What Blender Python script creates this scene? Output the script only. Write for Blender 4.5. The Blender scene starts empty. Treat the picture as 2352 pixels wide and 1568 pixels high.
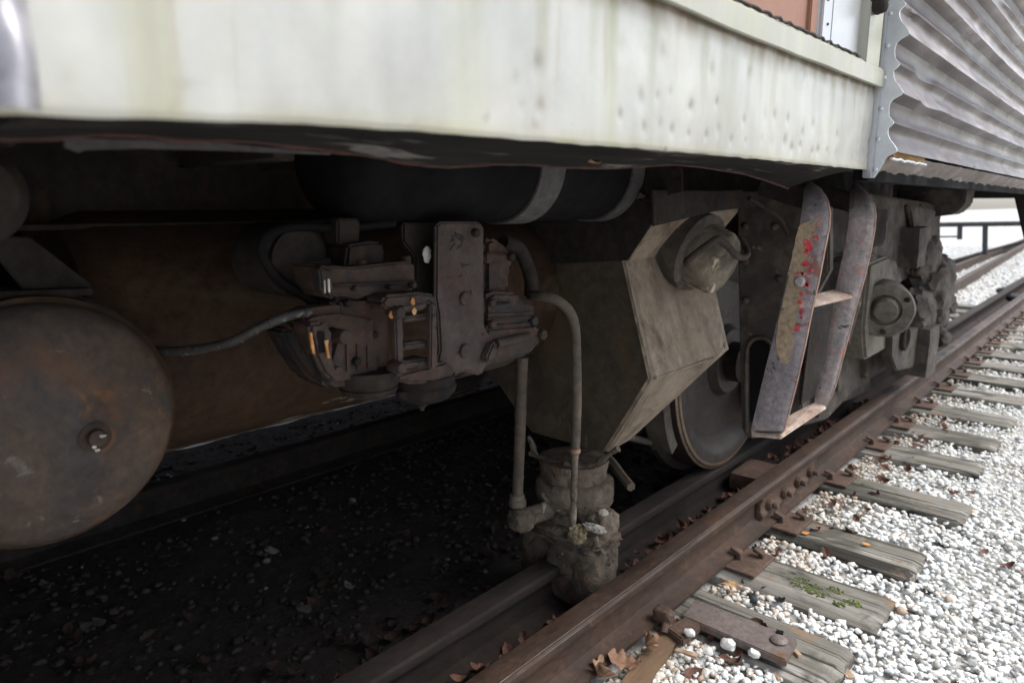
import bpy, bmesh, math, random
import numpy as np
from mathutils import Vector, Matrix, noise
random.seed(7); RNG = np.random.RandomState(7)
sc = bpy.context.scene
COL = sc.collection

# ------------------------------------------------------------------ camera, sky, sun, exposure
H = 1.15                      # camera height over the tie tops; X = outwards from the carriage, Y = along the track, Z = up
F, CX, CY, VPX, VPY = 1600., 1176., 784., 2640., 470.
tv = Vector((VPX-CX, CY-VPY, F)).normalized()
pt = math.atan((CY-VPY)/F); uv = Vector((0, math.cos(pt), -math.sin(pt)))
rv = tv.cross(uv); rv = -rv if rv.x < 0 else rv
def W(d): return Vector((d.dot(rv), d.dot(tv), d.dot(uv)))
def P(x, y, X=None, Y=None, Z=None):
    """the point of a real plane (X, Y or Z constant) that the surveyed photograph position x, y falls on"""
    d = W(Vector((x-CX, CY-y, F)))
    k = X/d.x if X is not None else Y/d.y if Y is not None else (Z-H)/d.z
    return Vector((d.x*k, d.y*k, H+d.z*k))
cam = bpy.data.cameras.new('camera'); co = bpy.data.objects.new('camera', cam); COL.objects.link(co)
e1, e2, e3 = W(Vector((1, 0, 0))), W(Vector((0, 1, 0))), W(Vector((0, 0, 1)))
M = Matrix(((e1.x, e2.x, -e3.x, 0), (e1.y, e2.y, -e3.y, 0), (e1.z, e2.z, -e3.z, H), (0, 0, 0, 1)))
co.matrix_world = M
cam.sensor_width = 36; cam.lens = F/2352*36; cam.clip_start = .02; cam.clip_end = 900
cam.dof.use_dof = True; cam.dof.focus_distance = 1.55; cam.dof.aperture_fstop = 4.2
sc.camera = co
w = bpy.data.worlds.new('World'); sc.world = w; w.use_nodes = True
nt = w.node_tree; nt.nodes.clear()
sky = nt.nodes.new('ShaderNodeTexSky'); sky.sky_type = 'NISHITA'; sky.sun_disc = False
SUN_EL, SUN_AZ = 58, 50       # azimuth from +Y towards +X
sky.sun_elevation = math.radians(SUN_EL); sky.sun_rotation = math.radians(SUN_AZ)
sky.air_density = 1.0; sky.dust_density = 2.0; sky.ozone_density = 1.0
hs = nt.nodes.new('ShaderNodeHueSaturation'); hs.inputs['Saturation'].default_value = .42
bg = nt.nodes.new('ShaderNodeBackground'); bg.inputs[1].default_value = .12
ow = nt.nodes.new('ShaderNodeOutputWorld')
nt.links.new(sky.outputs[0], hs.inputs['Color']); nt.links.new(hs.outputs[0], bg.inputs[0]); nt.links.new(bg.outputs[0], ow.inputs[0])
sl = bpy.data.lights.new('sun', 'SUN'); sl.energy = 1.5; sl.angle = math.radians(38); sl.color = (1, .96, .9)
so = bpy.data.objects.new('sun', sl); COL.objects.link(so)
sd = Vector((math.cos(math.radians(SUN_EL))*math.sin(math.radians(SUN_AZ)), math.cos(math.radians(SUN_EL))*math.cos(math.radians(SUN_AZ)), math.sin(math.radians(SUN_EL))))
so.rotation_euler = sd.to_track_quat('Z', 'Y').to_euler(); so.location = (3, 3, 12)
sc.view_settings.view_transform = 'Standard'; sc.view_settings.look = 'None'
sc.view_settings.exposure = 1.34; sc.view_settings.gamma = 1; sc.view_settings.use_curve_mapping = False

# ------------------------------------------------------------------ materials
def mat(name, cols, scale=6, rough=(.65, .95), metal=0., bump=.3, bscale=60, stretch=(1, 1, 1), spots=(), detail=8, fine=.35, island=False, attr=None, bdist=.004):
    m = bpy.data.materials.new(name); m.use_nodes = True; n = m.node_tree; N = n.nodes; L = n.links
    b = N['Principled BSDF']
    tc = N.new('ShaderNodeTexCoord'); mp = N.new('ShaderNodeMapping'); mp.inputs['Scale'].default_value = stretch
    oi = N.new('ShaderNodeObjectInfo'); ad = N.new('ShaderNodeVectorMath'); ad.operation = 'MULTIPLY_ADD'
    cmb = N.new('ShaderNodeCombineXYZ')
    for i in range(3): L.new(oi.outputs['Random'], cmb.inputs[i])
    ad.inputs[1].default_value = (37, 53, 71); L.new(cmb.outputs[0], ad.inputs[0]); L.new(tc.outputs['Object'], ad.inputs[2])
    L.new(ad.outputs[0], mp.inputs[0])
    def nz(s, d=detail, r=.6, vec=mp.outputs[0], dist=0.):
        t = N.new('ShaderNodeTexNoise'); t.inputs['Scale'].default_value = s; t.inputs['Detail'].default_value = d
        t.inputs['Roughness'].default_value = r; t.inputs['Distortion'].default_value = dist; L.new(vec, t.inputs['Vector']); return t.outputs['Fac']
    rp = N.new('ShaderNodeValToRGB'); L.new(nz(scale, dist=.4), rp.inputs[0])
    el = rp.color_ramp.elements
    while len(el) < len(cols): el.new(.5)
    for i, c in enumerate(cols):
        el[i].position = .3+.4*i/max(1, len(cols)-1); el[i].color = (*c, 1)
    cur = rp.outputs[0]
    if attr:
        a = N.new('ShaderNodeAttribute'); a.attribute_name = attr
        mx = N.new('ShaderNodeMix'); mx.data_type = 'RGBA'; mx.blend_type = 'MULTIPLY'; mx.inputs[0].default_value = 1
        L.new(cur, mx.inputs[6]); L.new(a.outputs['Color'], mx.inputs[7]); cur = mx.outputs[2]
    if fine:
        mr = N.new('ShaderNodeMapRange'); L.new(nz(bscale*.7, 6, .7), mr.inputs[0]); mr.inputs[1].default_value = .3; mr.inputs[2].default_value = .7
        mr.inputs[3].default_value = 1-fine; mr.inputs[4].default_value = 1+fine
        mx = N.new('ShaderNodeVectorMath'); mx.operation = 'SCALE'; L.new(cur, mx.inputs[0]); L.new(mr.outputs[0], mx.inputs['Scale']); cur = mx.outputs[0]
    rgh = N.new('ShaderNodeMapRange'); L.new(nz(scale*1.7), rgh.inputs[0]); rgh.inputs[1].default_value = .35; rgh.inputs[2].default_value = .65
    rgh.inputs[3].default_value, rgh.inputs[4].default_value = rough
    met = metal; 
    hgt = nz(bscale, 8, .65)
    for s in spots:      # (colour, scale, lo, hi, stretch, metallic kept)
        col, s_, lo, hi = s[:4]; st = s[4] if len(s) > 4 else (1, 1, 1)
        m2 = N.new('ShaderNodeMapping'); m2.inputs['Scale'].default_value = st; m2.inputs['Location'].default_value = (s_*3.1, s_*1.7, s_*.7); L.new(ad.outputs[0], m2.inputs[0])
        mr = N.new('ShaderNodeMapRange'); L.new(nz(s_, 7, .62, m2.outputs[0], .6), mr.inputs[0]); mr.inputs[1].default_value = lo; mr.inputs[2].default_value = hi
        mx = N.new('ShaderNodeMix'); mx.data_type = 'RGBA'; L.new(mr.outputs[0], mx.inputs[0]); L.new(cur, mx.inputs[6]); mx.inputs[7].default_value = (*col, 1); cur = mx.outputs[2]
        if len(s) > 5:   # a crust that stands proud
            ma = N.new('ShaderNodeMath'); ma.operation = 'MULTIPLY_ADD'; L.new(mr.outputs[0], ma.inputs[0]); ma.inputs[1].default_value = s[5]; L.new(hgt, ma.inputs[2]); hgt = ma.outputs[0]
        if metal:
            ma = N.new('ShaderNodeMath'); ma.operation = 'MULTIPLY_ADD'; L.new(mr.outputs[0], ma.inputs[0]); ma.inputs[1].default_value = -metal
            if isinstance(met, float): ma.inputs[2].default_value = met
            else: L.new(met, ma.inputs[2])
            ma.use_clamp = True; met = ma.outputs[0]
    L.new(cur, b.inputs['Base Color']); L.new(rgh.outputs[0], b.inputs['Roughness'])
    if isinstance(met, float): b.inputs['Metallic'].default_value = met
    else: L.new(met, b.inputs['Metallic'])
    b.inputs['Specular IOR Level'].default_value = .12 if name in ('tarry_underframe', 'sooty_steel', 'flaking_underseal', 'brown_grimy_tank') else .35
    bp = N.new('ShaderNodeBump'); bp.inputs['Strength'].default_value = bump; bp.inputs['Distance'].default_value = bdist
    L.new(hgt, bp.inputs['Height']); L.new(bp.outputs[0], b.inputs['Normal'])
    return m
GR, BR = (.06, .055, .05), (.075, .045, .03)
M_dark = mat('sooty_steel', [(.014, .012, .012), (.024, .02, .018), (.03, .024, .02)], 5, bump=.3, spots=[((.05, .027, .016), 14, .58, .72)])
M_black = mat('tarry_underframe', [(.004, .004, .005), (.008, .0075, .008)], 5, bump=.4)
M_under = mat('flaking_underseal', [(.012, .012, .012), (.022, .021, .020)], 7, bump=.8, bscale=25, stretch=(1, .3, 1), spots=[((.16, .15, .14), 26, .57, .62, (1, .14, 1), .5)])
M_cast = mat('rusty_cast_iron', [(.026, .018, .015), (.042, .026, .02), (.065, .034, .023)], 9, bump=.7, bscale=90, spots=[((.02, .018, .018), 13, .52, .62), ((.2, .09, .025), 30, .68, .74, (1, 1, .4))])
M_plate = mat('pitted_steel_plate', [(.042, .032, .029), (.06, .042, .036)], 12, bump=.9, bscale=45, spots=[((.058, .03, .02), 7, .5, .7), ((.02, .018, .018), 25, .6, .64, (1, 1, 1), -.5)])
M_tank = mat('rusty_tank_steel', [(.028, .027, .031), (.05, .036, .028), (.085, .052, .032)], 5, bump=.45, bscale=70, spots=[((.10, .05, .025), 7, .5, .68), ((.2, .085, .02), 12, .6, .78), ((.11, .1, .09), 30, .66, .74), ((.04, .03, .026), 40, .66, .72)])
M_shell = mat('brown_grimy_tank', [(.024, .015, .010), (.044, .025, .015)], 4, bump=.25, spots=[((.075, .058, .04), 7, .55, .75, (1, .3, 1))])
M_hop = mat('mud_streaked_steel', [(.17, .132, .098), (.21, .167, .125), (.25, .202, .155)], 7, bump=.5, bscale=80, fine=.22, stretch=(1, 1, 1), spots=[((.09, .066, .048), 5, .52, .70, (1, 1, .6)), ((.36, .31, .25), 16, .62, .76, (1.2, 1.2, .3)), ((.05, .032, .024), 34, .64, .7, (1, 1, .3), -.4), ((.045, .028, .014), 6, .55, .75)])
M_band = mat('grey_flaking_band', [(.06, .055, .056), (.085, .077, .078)], 12, bump=.6, bscale=60, spots=[((.06, .035, .03), 20, .6, .64)])
M_crust = mat('crusted_valve_iron', [(.05, .038, .028), (.10, .078, .058), (.17, .138, .108)], 13, bump=1.0, bscale=45, bdist=.008, spots=[((.12, .075, .05), 10, .55, .64, (1, 1, 1), .7), ((.34, .3, .24), 15, .62, .67, (1, 1, 1), 1.2), ((.035, .03, .03), 22, .62, .66)])
M_pipe = mat('dusty_brown_pipe', [(.06, .047, .036), (.1, .078, .06)], 15, bump=.5, bscale=70, spots=[((.05, .04, .035), 20, .55, .65)])
M_copper = mat('tarnished_copper_pipe', [(.03, .028, .026), (.05, .045, .043)], 20, (.4, .6), bump=.5, spots=[((.2, .17, .14), 35, .6, .66), ((.16, .3, .25), 18, .68, .72)])
M_ochre = mat('wet_orange_rust', [(.5, .22, .03), (.35, .12, .02), (.65, .5, .25)], 40, (.35, .6), bump=.5)
M_white = mat('white_scale', [(.35, .33, .28), (.55, .52, .46)], 40, bump=.7)
M_step = mat('step_old_paint', [(.24, .22, .22), (.4, .34, .33)], 12, (.45, .7), bump=.4, bscale=110, spots=[((.2, .195, .17), 7, .55, .65, (1, 1, .5)), ((.42, .21, .18), 24, .6, .64), ((.035, .05, .055), 35, .65, .67)])
M_step2 = mat('step_grey_purple', [(.2, .18, .19), (.3, .26, .265)], 10, (.45, .7), bump=.5, bscale=110, spots=[((.22, .10, .08), 26, .6, .64), ((.03, .06, .06), 40, .67, .69)])
M_tread = mat('worn_tread_rust', [(.22, .12, .09), (.36, .26, .21), (.5, .44, .38)], 9, (.4, .6), bump=.3, bscale=120, spots=[((.12, .07, .05), 25, .62, .68)])
M_edge = mat('orange_rust_edge', [(.3, .19, .14), (.16, .08, .055)], 30, bump=.4)
M_redlip = mat('red_brown_lip', [(.07, .028, .02), (.035, .022, .02)], 30, bump=.6)
M_rail = mat('rusty_rail_steel', [(.03, .019, .015), (.05, .03, .021), (.07, .04, .026)], 8, (.5, .75), bump=.35, bscale=90, stretch=(1, .5, 1), spots=[((.12, .062, .034), 15, .6, .75)])
M_railtop = mat('dull_rail_head', [(.06, .04, .032), (.09, .06, .046)], 8, (.38, .6), bump=.3, bscale=90, stretch=(1, .3, 1))
M_shine = mat('worn_bright_corner', [(.10, .08, .072), (.14, .112, .10)], 20, (.35, .5), metal=.1, bump=.2)
M_fix = mat('rusty_track_fixing', [(.07, .045, .033), (.12, .075, .055)], 14, bump=.6, bscale=90)
M_strap = mat('worn_grey_strap_iron', [(.1, .08, .075), (.17, .14, .13)], 5, (.45, .7), bump=.35, bscale=120, spots=[((.12, .07, .04), 9, .56, .7)])
M_tie = mat('weathered_tie_wood', [(.10, .095, .08), (.18, .17, .145), (.36, .34, .31)], 7, bump=1, bscale=34, stretch=(.12, 1.8, 1), bdist=.008, spots=[((.025, .022, .018), 15, .56, .62, (.05, 2.2, 1), -1.2), ((.4, .385, .36), 9, .56, .7, (.1, 1.6, 1)), ((.09, .085, .07), 4, .5, .6), ((.23, .14, .08), 5, .6, .72)])
M_moss = mat('moss', [(.05, .07, .02), (.12, .16, .03)], 40, bump=1, bscale=90, bdist=.006)
M_plank = mat('brown_rotting_plank', [(.13, .08, .045), (.2, .13, .08)], 9, bump=.9, bscale=30, stretch=(1, .15, 1), bdist=.006, spots=[((.06, .035, .02), 20, .58, .66, (1, .1, 1))])
M_skin = mat('weathered_stainless_skin', [(.37, .364, .335), (.41, .403, .37), (.35, .345, .325)], 3.5, (.28, .42), metal=.55, bump=.05, bscale=160, fine=.03,
             spots=[((.37, .365, .32), 5, .55, .8, (1, 1.6, .22)), ((.32, .30, .25), 22, .60, .72, (1, 1.4, .10)), ((.41, .36, .33), 3.2, .6, .78, (1, 1.5, .4))], attr='tint')
M_skin2 = mat('clean_stainless_skin', [(.46, .47, .49), (.52, .53, .54)], 3, (.3, .45), metal=.55, bump=.04, bscale=120, fine=.03)
M_mould = mat('algae_tinted_moulding', [(.34, .33, .27), (.38, .37, .315)], 5, (.3, .45), metal=.45, bump=.08, bscale=160, fine=.05, stretch=(1, 1.5, .3), spots=[((.36, .37, .27), 9, .5, .68, (1, 1.5, .15))])
M_flute = mat('tarnished_fluted_siding', [(.38, .36, .36), (.5, .48, .48), (.42, .39, .37)], 4, (.25, .42), attr='tint', metal=.55, bump=.12, bscale=50, fine=.1, stretch=(1, .35, 1),
              spots=[((.13, .10, .09), 8, .58, .7, (1, .3, 1.5)), ((.5, .5, .36), 7, .66, .8)])
M_flute2 = mat('dirty_lower_siding', [(.13, .10, .088), (.24, .2, .175)], 6, (.4, .6), metal=.5, bump=.5, bscale=40, stretch=(1, .3, 1), spots=[((.09, .07, .06), 9, .5, .66, (1, .3, 1)), ((.5, .46, .43), 20, .62, .7)])
M_flange = mat('grey_end_plate', [(.5, .52, .54), (.6, .62, .64)], 6, (.35, .5), metal=.3, bump=.15, bscale=90, fine=.08)
M_brown = mat('brown_window_board', [(.22, .11, .075), (.27, .14, .095)], 3, (.5, .7), bump=.1, bscale=90, fine=.06, spots=[((.15, .07, .045), 8, .66, .76)])
M_rubber = mat('black_gasket', [(.02, .02, .02), (.035, .033, .03)], 20, bump=.5)
M_wheel = mat('wheel_steel', [(.02, .016, .014), (.032, .025, .021)], 6, (.45, .7), bump=.3, spots=[((.05, .032, .022), 9, .55, .7)])
M_rim = mat('polished_wheel_rim', [(.16, .10, .07), (.22, .16, .11)], 20, (.3, .5), metal=.4, bump=.2)
M_bogie = mat('grimy_bogie_steel', [(.042, .034, .028), (.068, .056, .046), (.105, .088, .073)], 6, bump=.6, bscale=50, spots=[((.04, .033, .03), 10, .5, .6), ((.2, .21, .18), 14, .64, .72)])
M_stone = mat('pale_limestone_gravel', [(.7, .71, .70), (.82, .83, .82)], 30, bump=.4, bscale=200, fine=.12, attr='tint')
M_ground = mat('gravel_fines', [(.36, .35, .33), (.58, .58, .56)], 25, bump=1, bscale=40, bdist=.01, spots=[((.24, .22, .2), 12, .55, .66)])
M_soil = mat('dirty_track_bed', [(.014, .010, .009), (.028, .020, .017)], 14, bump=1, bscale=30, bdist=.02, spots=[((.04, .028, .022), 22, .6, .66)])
M_leaf = mat('dead_oak_leaf', [(.2, .11, .07), (.3, .18, .11)], 20, bump=.3)
M_leaf2 = mat('dull_brown_leaf', [(.085, .04, .028), (.16, .085, .06)], 20, bump=.3, attr='tint')
M_leaf3 = mat('orange_leaf', [(.6, .27, .08), (.5, .2, .05)], 30, bump=.3)
M_wood = mat('bark_chip', [(.28, .18, .11), (.36, .26, .18)], 20, bump=.6, stretch=(1, .3, 1))
M_wall = mat('dark_blocking_wall', [(.05, .04, .036), (.08, .06, .05)], 3, bump=.5)
M_grey = mat('grey_painted_iron', [(.035, .037, .042), (.055, .057, .062)], 9, bump=.2)

# ------------------------------------------------------------------ object helpers
def thing(name, label, cat, loc=(0, 0, 0), group=None):
    o = bpy.data.objects.new(name, None); COL.objects.link(o); o.location = loc; o.empty_display_size = .1
    o['label'] = label; o['category'] = cat
    if group: o['group'] = group
    return o
ORG = {}
def worldloc(o):
    v = Vector((0, 0, 0))
    while o: v += o.location; o = o.parent
    return v
def obj(name, bm, m, parent=None, smooth=False, bevel=0, seg=2, label=None):
    me = bpy.data.meshes.new(name)
    if isinstance(bm, bmesh.types.BMesh):
        if bevel:
            bmesh.ops.recalc_face_normals(bm, faces=bm.faces)
            es = [e for e in bm.edges if len(e.link_faces) == 2 and e.calc_face_angle(0) > .5]
            bmesh.ops.bevel(bm, geom=es, offset=bevel, segments=seg, affect='EDGES', clamp_overlap=True)
        bmesh.ops.recalc_face_normals(bm, faces=bm.faces)
        bm.to_mesh(me); bm.free()
    else:
        me.from_pydata(bm[0], [], bm[1])
    n = len(me.vertices); a = np.empty(n*3, np.float32); me.vertices.foreach_get('co', a); a = a.reshape(-1, 3)
    c = (a.min(0)+a.max(0))/2; a -= c; me.vertices.foreach_set('co', a.ravel()); me.update()
    me.materials.append(m)
    if smooth:
        me.polygons.foreach_set('use_smooth', [True]*len(me.polygons))
        try: me.set_sharp_from_angle(angle=math.radians(38 if smooth is True else smooth))
        except Exception: pass
    o = bpy.data.objects.new(name, me); COL.objects.link(o)
    o.location = Vector(c.tolist())-(worldloc(parent) if parent else Vector((0, 0, 0)))
    if parent: o.parent = parent
    if label: o['label'] = label
    return o
def struct(o): o['kind'] = 'structure'; return o
def copy_part(src, parent, at, rot=None, scale=None):
    c = src.copy(); COL.objects.link(c); c.parent = parent
    c.location = Vector(at)-(worldloc(parent) if parent else Vector((0, 0, 0)))
    if rot: c.rotation_euler = rot
    if scale: c.scale = scale
    return c
def box(bm, c, s, rot=None):
    r = bmesh.ops.create_cube(bm, size=1)['verts']
    bmesh.ops.scale(bm, vec=s, verts=r)
    if rot is not None: bmesh.ops.rotate(bm, cent=(0, 0, 0), matrix=rot, verts=r)
    bmesh.ops.translate(bm, vec=c, verts=r); return r
def cyl(bm, a, b, r, r2=None, seg=20, cap=True):
    a, b = Vector(a), Vector(b); d = b-a
    q = bmesh.ops.create_cone(bm, cap_ends=cap, segments=seg, radius1=r, radius2=r if r2 is None else r2, depth=d.length)['verts']
    bmesh.ops.rotate(bm, cent=(0, 0, 0), matrix=d.to_track_quat('Z', 'Y').to_matrix(), verts=q)
    bmesh.ops.translate(bm, vec=(a+b)/2, verts=q); return q
def lathe(bm, prof, origin, axis, seg=40, cap=True):
    """prof = [(distance along axis, radius)]"""
    axis = Vector(axis).normalized(); q = axis.to_track_quat('Z', 'Y').to_matrix(); rings = []
    for h, r in prof:
        rings.append([bm.verts.new(Vector(origin)+q@Vector((r*math.cos(2*math.pi*k/seg), r*math.sin(2*math.pi*k/seg), h))) for k in range(seg)])
    for i in range(len(rings)-1):
        for k in range(seg): bm.faces.new((rings[i][k], rings[i][(k+1) % seg], rings[i+1][(k+1) % seg], rings[i+1][k]))
    for rg, rr in ((rings[0], prof[0][1]), (rings[-1], prof[-1][1])):
        if rr > 1e-4 and cap: bm.faces.new(rg)
    bmesh.ops.remove_doubles(bm, verts=bm.verts, dist=1e-6)
def prism(bm, pts, ext):
    ext = Vector(ext); a = [bm.verts.new(p) for p in pts]; b = [bm.verts.new(Vector(p)+ext) for p in pts]; n = len(pts)
    bm.faces.new(a); bm.faces.new(b[::-1])
    for i in range(n): bm.faces.new((a[i], b[i], b[(i+1) % n], a[(i+1) % n]))
def spline(pts, n=8):
    pts = [Vector(p) for p in pts]; out = []
    q = [2*pts[0]-pts[1]]+pts+[2*pts[-1]-pts[-2]]
    for i in range(1, len(q)-2):
        for k in range(n):
            t = k/n; a, b, c, d = q[i-1], q[i], q[i+1], q[i+2]
            out.append(.5*((2*b)+(c-a)*t+(2*a-5*b+4*c-d)*t*t+(3*b-a-3*c+d)*t**3))
    return out+[pts[-1]]
def tube(bm, pts, r, seg=12, wob=0):
    n = len(pts); rings = []; up = Vector((.3, .2, 1)).normalized()
    for i, p in enumerate(pts):
        t = (pts[min(i+1, n-1)]-pts[max(i-1, 0)]).normalized()
        s = t.cross(up); s = s.normalized() if s.length > 1e-3 else Vector((1, 0, 0)); u = s.cross(t); up = u
        rr = r[i] if isinstance(r, (list, tuple)) else r
        rr *= 1+wob*noise.noise(p*40)
        rings.append([bm.verts.new(p+(s*math.cos(2*math.pi*k/seg)+u*math.sin(2*math.pi*k/seg))*rr) for k in range(seg)])
    for i in range(n-1):
        for k in range(seg): bm.faces.new((rings[i][k], rings[i][(k+1) % seg], rings[i+1][(k+1) % seg], rings[i+1][k]))
    bm.faces.new(rings[0]); bm.faces.new(rings[-1][::-1])
def rough(bm, amp, sc_=30, cuts=0, oct_=3):
    if cuts: bmesh.ops.subdivide_edges(bm, edges=bm.edges, cuts=cuts, use_grid_fill=True)
    bm.normal_update()
    off = [(v, v.normal*(noise.fractal(v.co*sc_, 1.0, 2.0, oct_))*amp) for v in bm.verts]
    for v, d in off: v.co += d
def lump(bm, c, s, amp=.15, fq=3, sub=4, square=.0):
    """crusted casting: a squarish ellipsoid knocked out of shape by noise"""
    r = bmesh.ops.create_icosphere(bm, subdivisions=sub, radius=1)['verts']
    o = Vector(c)*7
    for v in r:
        d = v.co.normalized()
        if square:
            k = (abs(d.x)**(2+square)+abs(d.y)**(2+square)+abs(d.z)**(2+square))**(-1/(2+square))
            d = d*k
        d = d*(1+amp*noise.fractal(d*fq+o, 1.0, 2.1, 4))
        v.co = Vector((d.x*s[0], d.y*s[1], d.z*s[2]))+Vector(c)
    return r
NB = bmesh.new
def slabX(name, px, X, th, m, parent, bevel=.004, smooth=True, rg=0):
    bm = NB(); prism(bm, [P(x, y, X=X) for x, y in px], (-th, 0, 0)); 
    if rg: rough(bm, rg, 25, 3)
    return obj(name, bm, m, parent, smooth, bevel if not rg else 0)
def slabY(name, px, Y, th, m, parent, bevel=.004, smooth=True):
    bm = NB(); prism(bm, [P(x, y, Y=Y) for x, y in px], (0, th, 0)); return obj(name, bm, m, parent, smooth, bevel)
def depth_of(p): return (p-Vector((0, 0, H))).dot(e3)
def lerp(tab, x):
    if x <= tab[0][0]: 
        a, b = tab[0], tab[1]
    elif x >= tab[-1][0]: a, b = tab[-2], tab[-1]
    else:
        for a, b in zip(tab, tab[1:]):
            if a[0] <= x <= b[0]: break
    return a[1]+(b[1]-a[1])*(x-a[0])/(b[0]-a[0])

# ------------------------------------------------------------------ ground
def gh(x, y):   # height of the ballast surface
    h = -.035+.012*noise.noise(Vector((x*2, y*2, 0)))
    if x > -.42: h -= .02*min(1, (x+.42)/.3)
    if x < -1.2: h -= .01
    return h
nx, ny = 90, 160
xs = np.concatenate([np.linspace(-30, -4, 8), np.linspace(-3.6, 3.5, 70), np.linspace(5, 300, 12)])
ys = np.concatenate([np.linspace(-60, -1.5, 6), np.linspace(-1, 14, 150), np.linspace(16, 400, 14)])
V = [(x, y, gh(x, y)-.012) for y in ys for x in xs]
Fc = [(j*len(xs)+i, j*len(xs)+i+1, (j+1)*len(xs)+i+1, (j+1)*len(xs)+i) for j in range(len(ys)-1) for i in range(len(xs)-1)]
g = struct(obj('ground', (V, Fc), M_ground, None, True)); g['label'] = 'pale gravel ground stretching out to the horizon beside the track'
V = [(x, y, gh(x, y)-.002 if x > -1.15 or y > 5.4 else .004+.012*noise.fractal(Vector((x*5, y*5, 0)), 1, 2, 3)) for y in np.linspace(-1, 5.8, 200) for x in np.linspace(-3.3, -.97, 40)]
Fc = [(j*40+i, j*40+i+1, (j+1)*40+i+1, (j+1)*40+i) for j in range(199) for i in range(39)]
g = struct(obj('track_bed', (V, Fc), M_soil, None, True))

TIES = [(1.73, .235, -.425, .0), (2.075, .22, -.41, .01), (2.455, .235, -.405, -.02), (3.02, .22, -.36, .0), (3.6, .21, -.405, .02), (4.04, .2, -.40, .0), (4.53, .23, -.39, .0)]
y = 5.05
while y < 9.6: TIES.append((y, .22, -.39+random.uniform(-.04, .04), random.uniform(-.02, .02))); y += .5
TIES = [(1.05, .23, -.41, 0.), (.5, .23, -.41, 0), (0., .23, -.41, 0)]+TIES
def on_tie(x, y):
    if x > -.415: return False
    return any(abs(y-t[0]) < t[1]/2 for t in TIES)

# stones: one mesh of irregular pebbles
def ico(sub):
    bm = NB(); bmesh.ops.create_icosphere(bm, subdivisions=sub, radius=1)
    v = np.array([v.co[:] for v in bm.verts], np.float32); f = np.array([[q.index for q in p.verts] for p in bm.faces], np.int32); bm.free(); return v, f
def stones(name, pts, m, sub=1, flat=.62, parent=None, label=None):
    v0, f0 = ico(sub); n = len(pts); P0 = np.array([p[:3] for p in pts], np.float32); S = np.array([p[3] for p in pts], np.float32)
    # eight knocked shapes
    shp = []
    for k in range(12):
        q = v0.copy()
        for _ in range(7):          # cut facets
            d = RNG.normal(size=3); d /= np.linalg.norm(d); h = q@d; lim = RNG.uniform(.42, .8)
            q -= np.maximum(h-lim, 0)[:, None]*d
        q *= RNG.uniform(.75, 1.2, 3); shp.append(q)
    shp = np.array(shp, np.float32)
    idx = RNG.randint(0, 12, n); A = RNG.normal(size=(n, 4)); A /= np.linalg.norm(A, axis=1)[:, None]
    a, b, c, d = A.T
    R = np.stack([np.stack([1-2*(c*c+d*d), 2*(b*c-a*d), 2*(b*d+a*c)], 1), np.stack([2*(b*c+a*d), 1-2*(b*b+d*d), 2*(c*d-a*b)], 1), np.stack([2*(b*d-a*c), 2*(c*d+a*b), 1-2*(b*b+c*c)], 1)], 1).astype(np.float32)
    X = np.einsum('nij,nvj->nvi', R, shp[idx])*S[:, None, None]; X[:, :, 2] *= flat; X += P0[:, None, :]
    nv = len(v0); FF = (f0[None]+(np.arange(n)*nv)[:, None, None]).reshape(-1, 3)
    me = bpy.data.meshes.new(name); me.vertices.add(n*nv); me.vertices.foreach_set('co', X.reshape(-1))
    me.loops.add(FF.size); me.loops.foreach_set('vertex_index', FF.reshape(-1)); me.polygons.add(len(FF))
    me.polygons.foreach_set('loop_start', np.arange(0, FF.size, 3)); me.update(calc_edges=True)
    T = np.array([p[4:7] for p in pts], np.float32); T = np.concatenate([np.repeat(T, nv, 0), np.ones((n*nv, 1), np.float32)], 1)
    ca = me.color_attributes.new('tint', 'FLOAT_COLOR', 'POINT'); ca.data.foreach_set('color', T.ravel())
    me.materials.append(m); o = bpy.data.objects.new(name, me); COL.objects.link(o)
    if parent: o.parent = parent
    o['kind'] = 'stuff'
    if label: o['label'] = label
    return o
def stone_tint(x):
    t = random.uniform(.8, 1.08); 
    if random.random() < .06: t *= .55
    w_ = random.uniform(-.04, .05)
    # beside the rail the stones carry rust and soil
    k = max(0., min(1., (-.60-x)/.25))
    if random.random() < .26*k+.012: return (t*.62, t*.47, t*.36)
    return (t*(1+w_)*(1-.20*k), t*(1-.26*k), t*(1-w_)*(1-.34*k))
pts = []
for _ in range(68000):
    yy = .6+9.4*random.random()**1.5; xx = random.uniform(-.86, min(2.6, .5+.62*yy-.9*(yy < 1.6)))
    if xx > .3+.42*yy+.5: continue
    if on_tie(xx, yy): continue
    s = random.uniform(.006, .0128)*(1+.6*(random.random() < .1))
    pts.append((xx, yy, gh(xx, yy)+random.uniform(-.006, .012)+ (.006 if xx < -.45 else 0), s, *stone_tint(xx)))
o = stones('gravel', pts, M_stone, 2 if False else 1, .75, label='crushed white limestone gravel between and beyond the ties')
o['label'] = 'crushed white limestone gravel between and beyond the ties'
near = []
for _ in range(8000):
    yy = random.uniform(.9, 3.2); xx = random.uniform(-.86, .3+.3*yy)
    if on_tie(xx, yy): continue
    near.append((xx, yy, gh(xx, yy)+random.uniform(.004, .016), random.uniform(.007, .0145), *stone_tint(xx)))
stones('near_gravel', near, M_stone, 2, .72, label='white stones lying on top of the near gravel')
far = []
for _ in range(26000):
    yy = random.uniform(7, 30); xx = random.uniform(-.86, .2+.62*yy)
    if on_tie(xx, yy): continue
    far.append((xx, yy, gh(xx, yy)+random.uniform(-.004, .012), random.uniform(.014, .028), *stone_tint(xx)))
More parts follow.
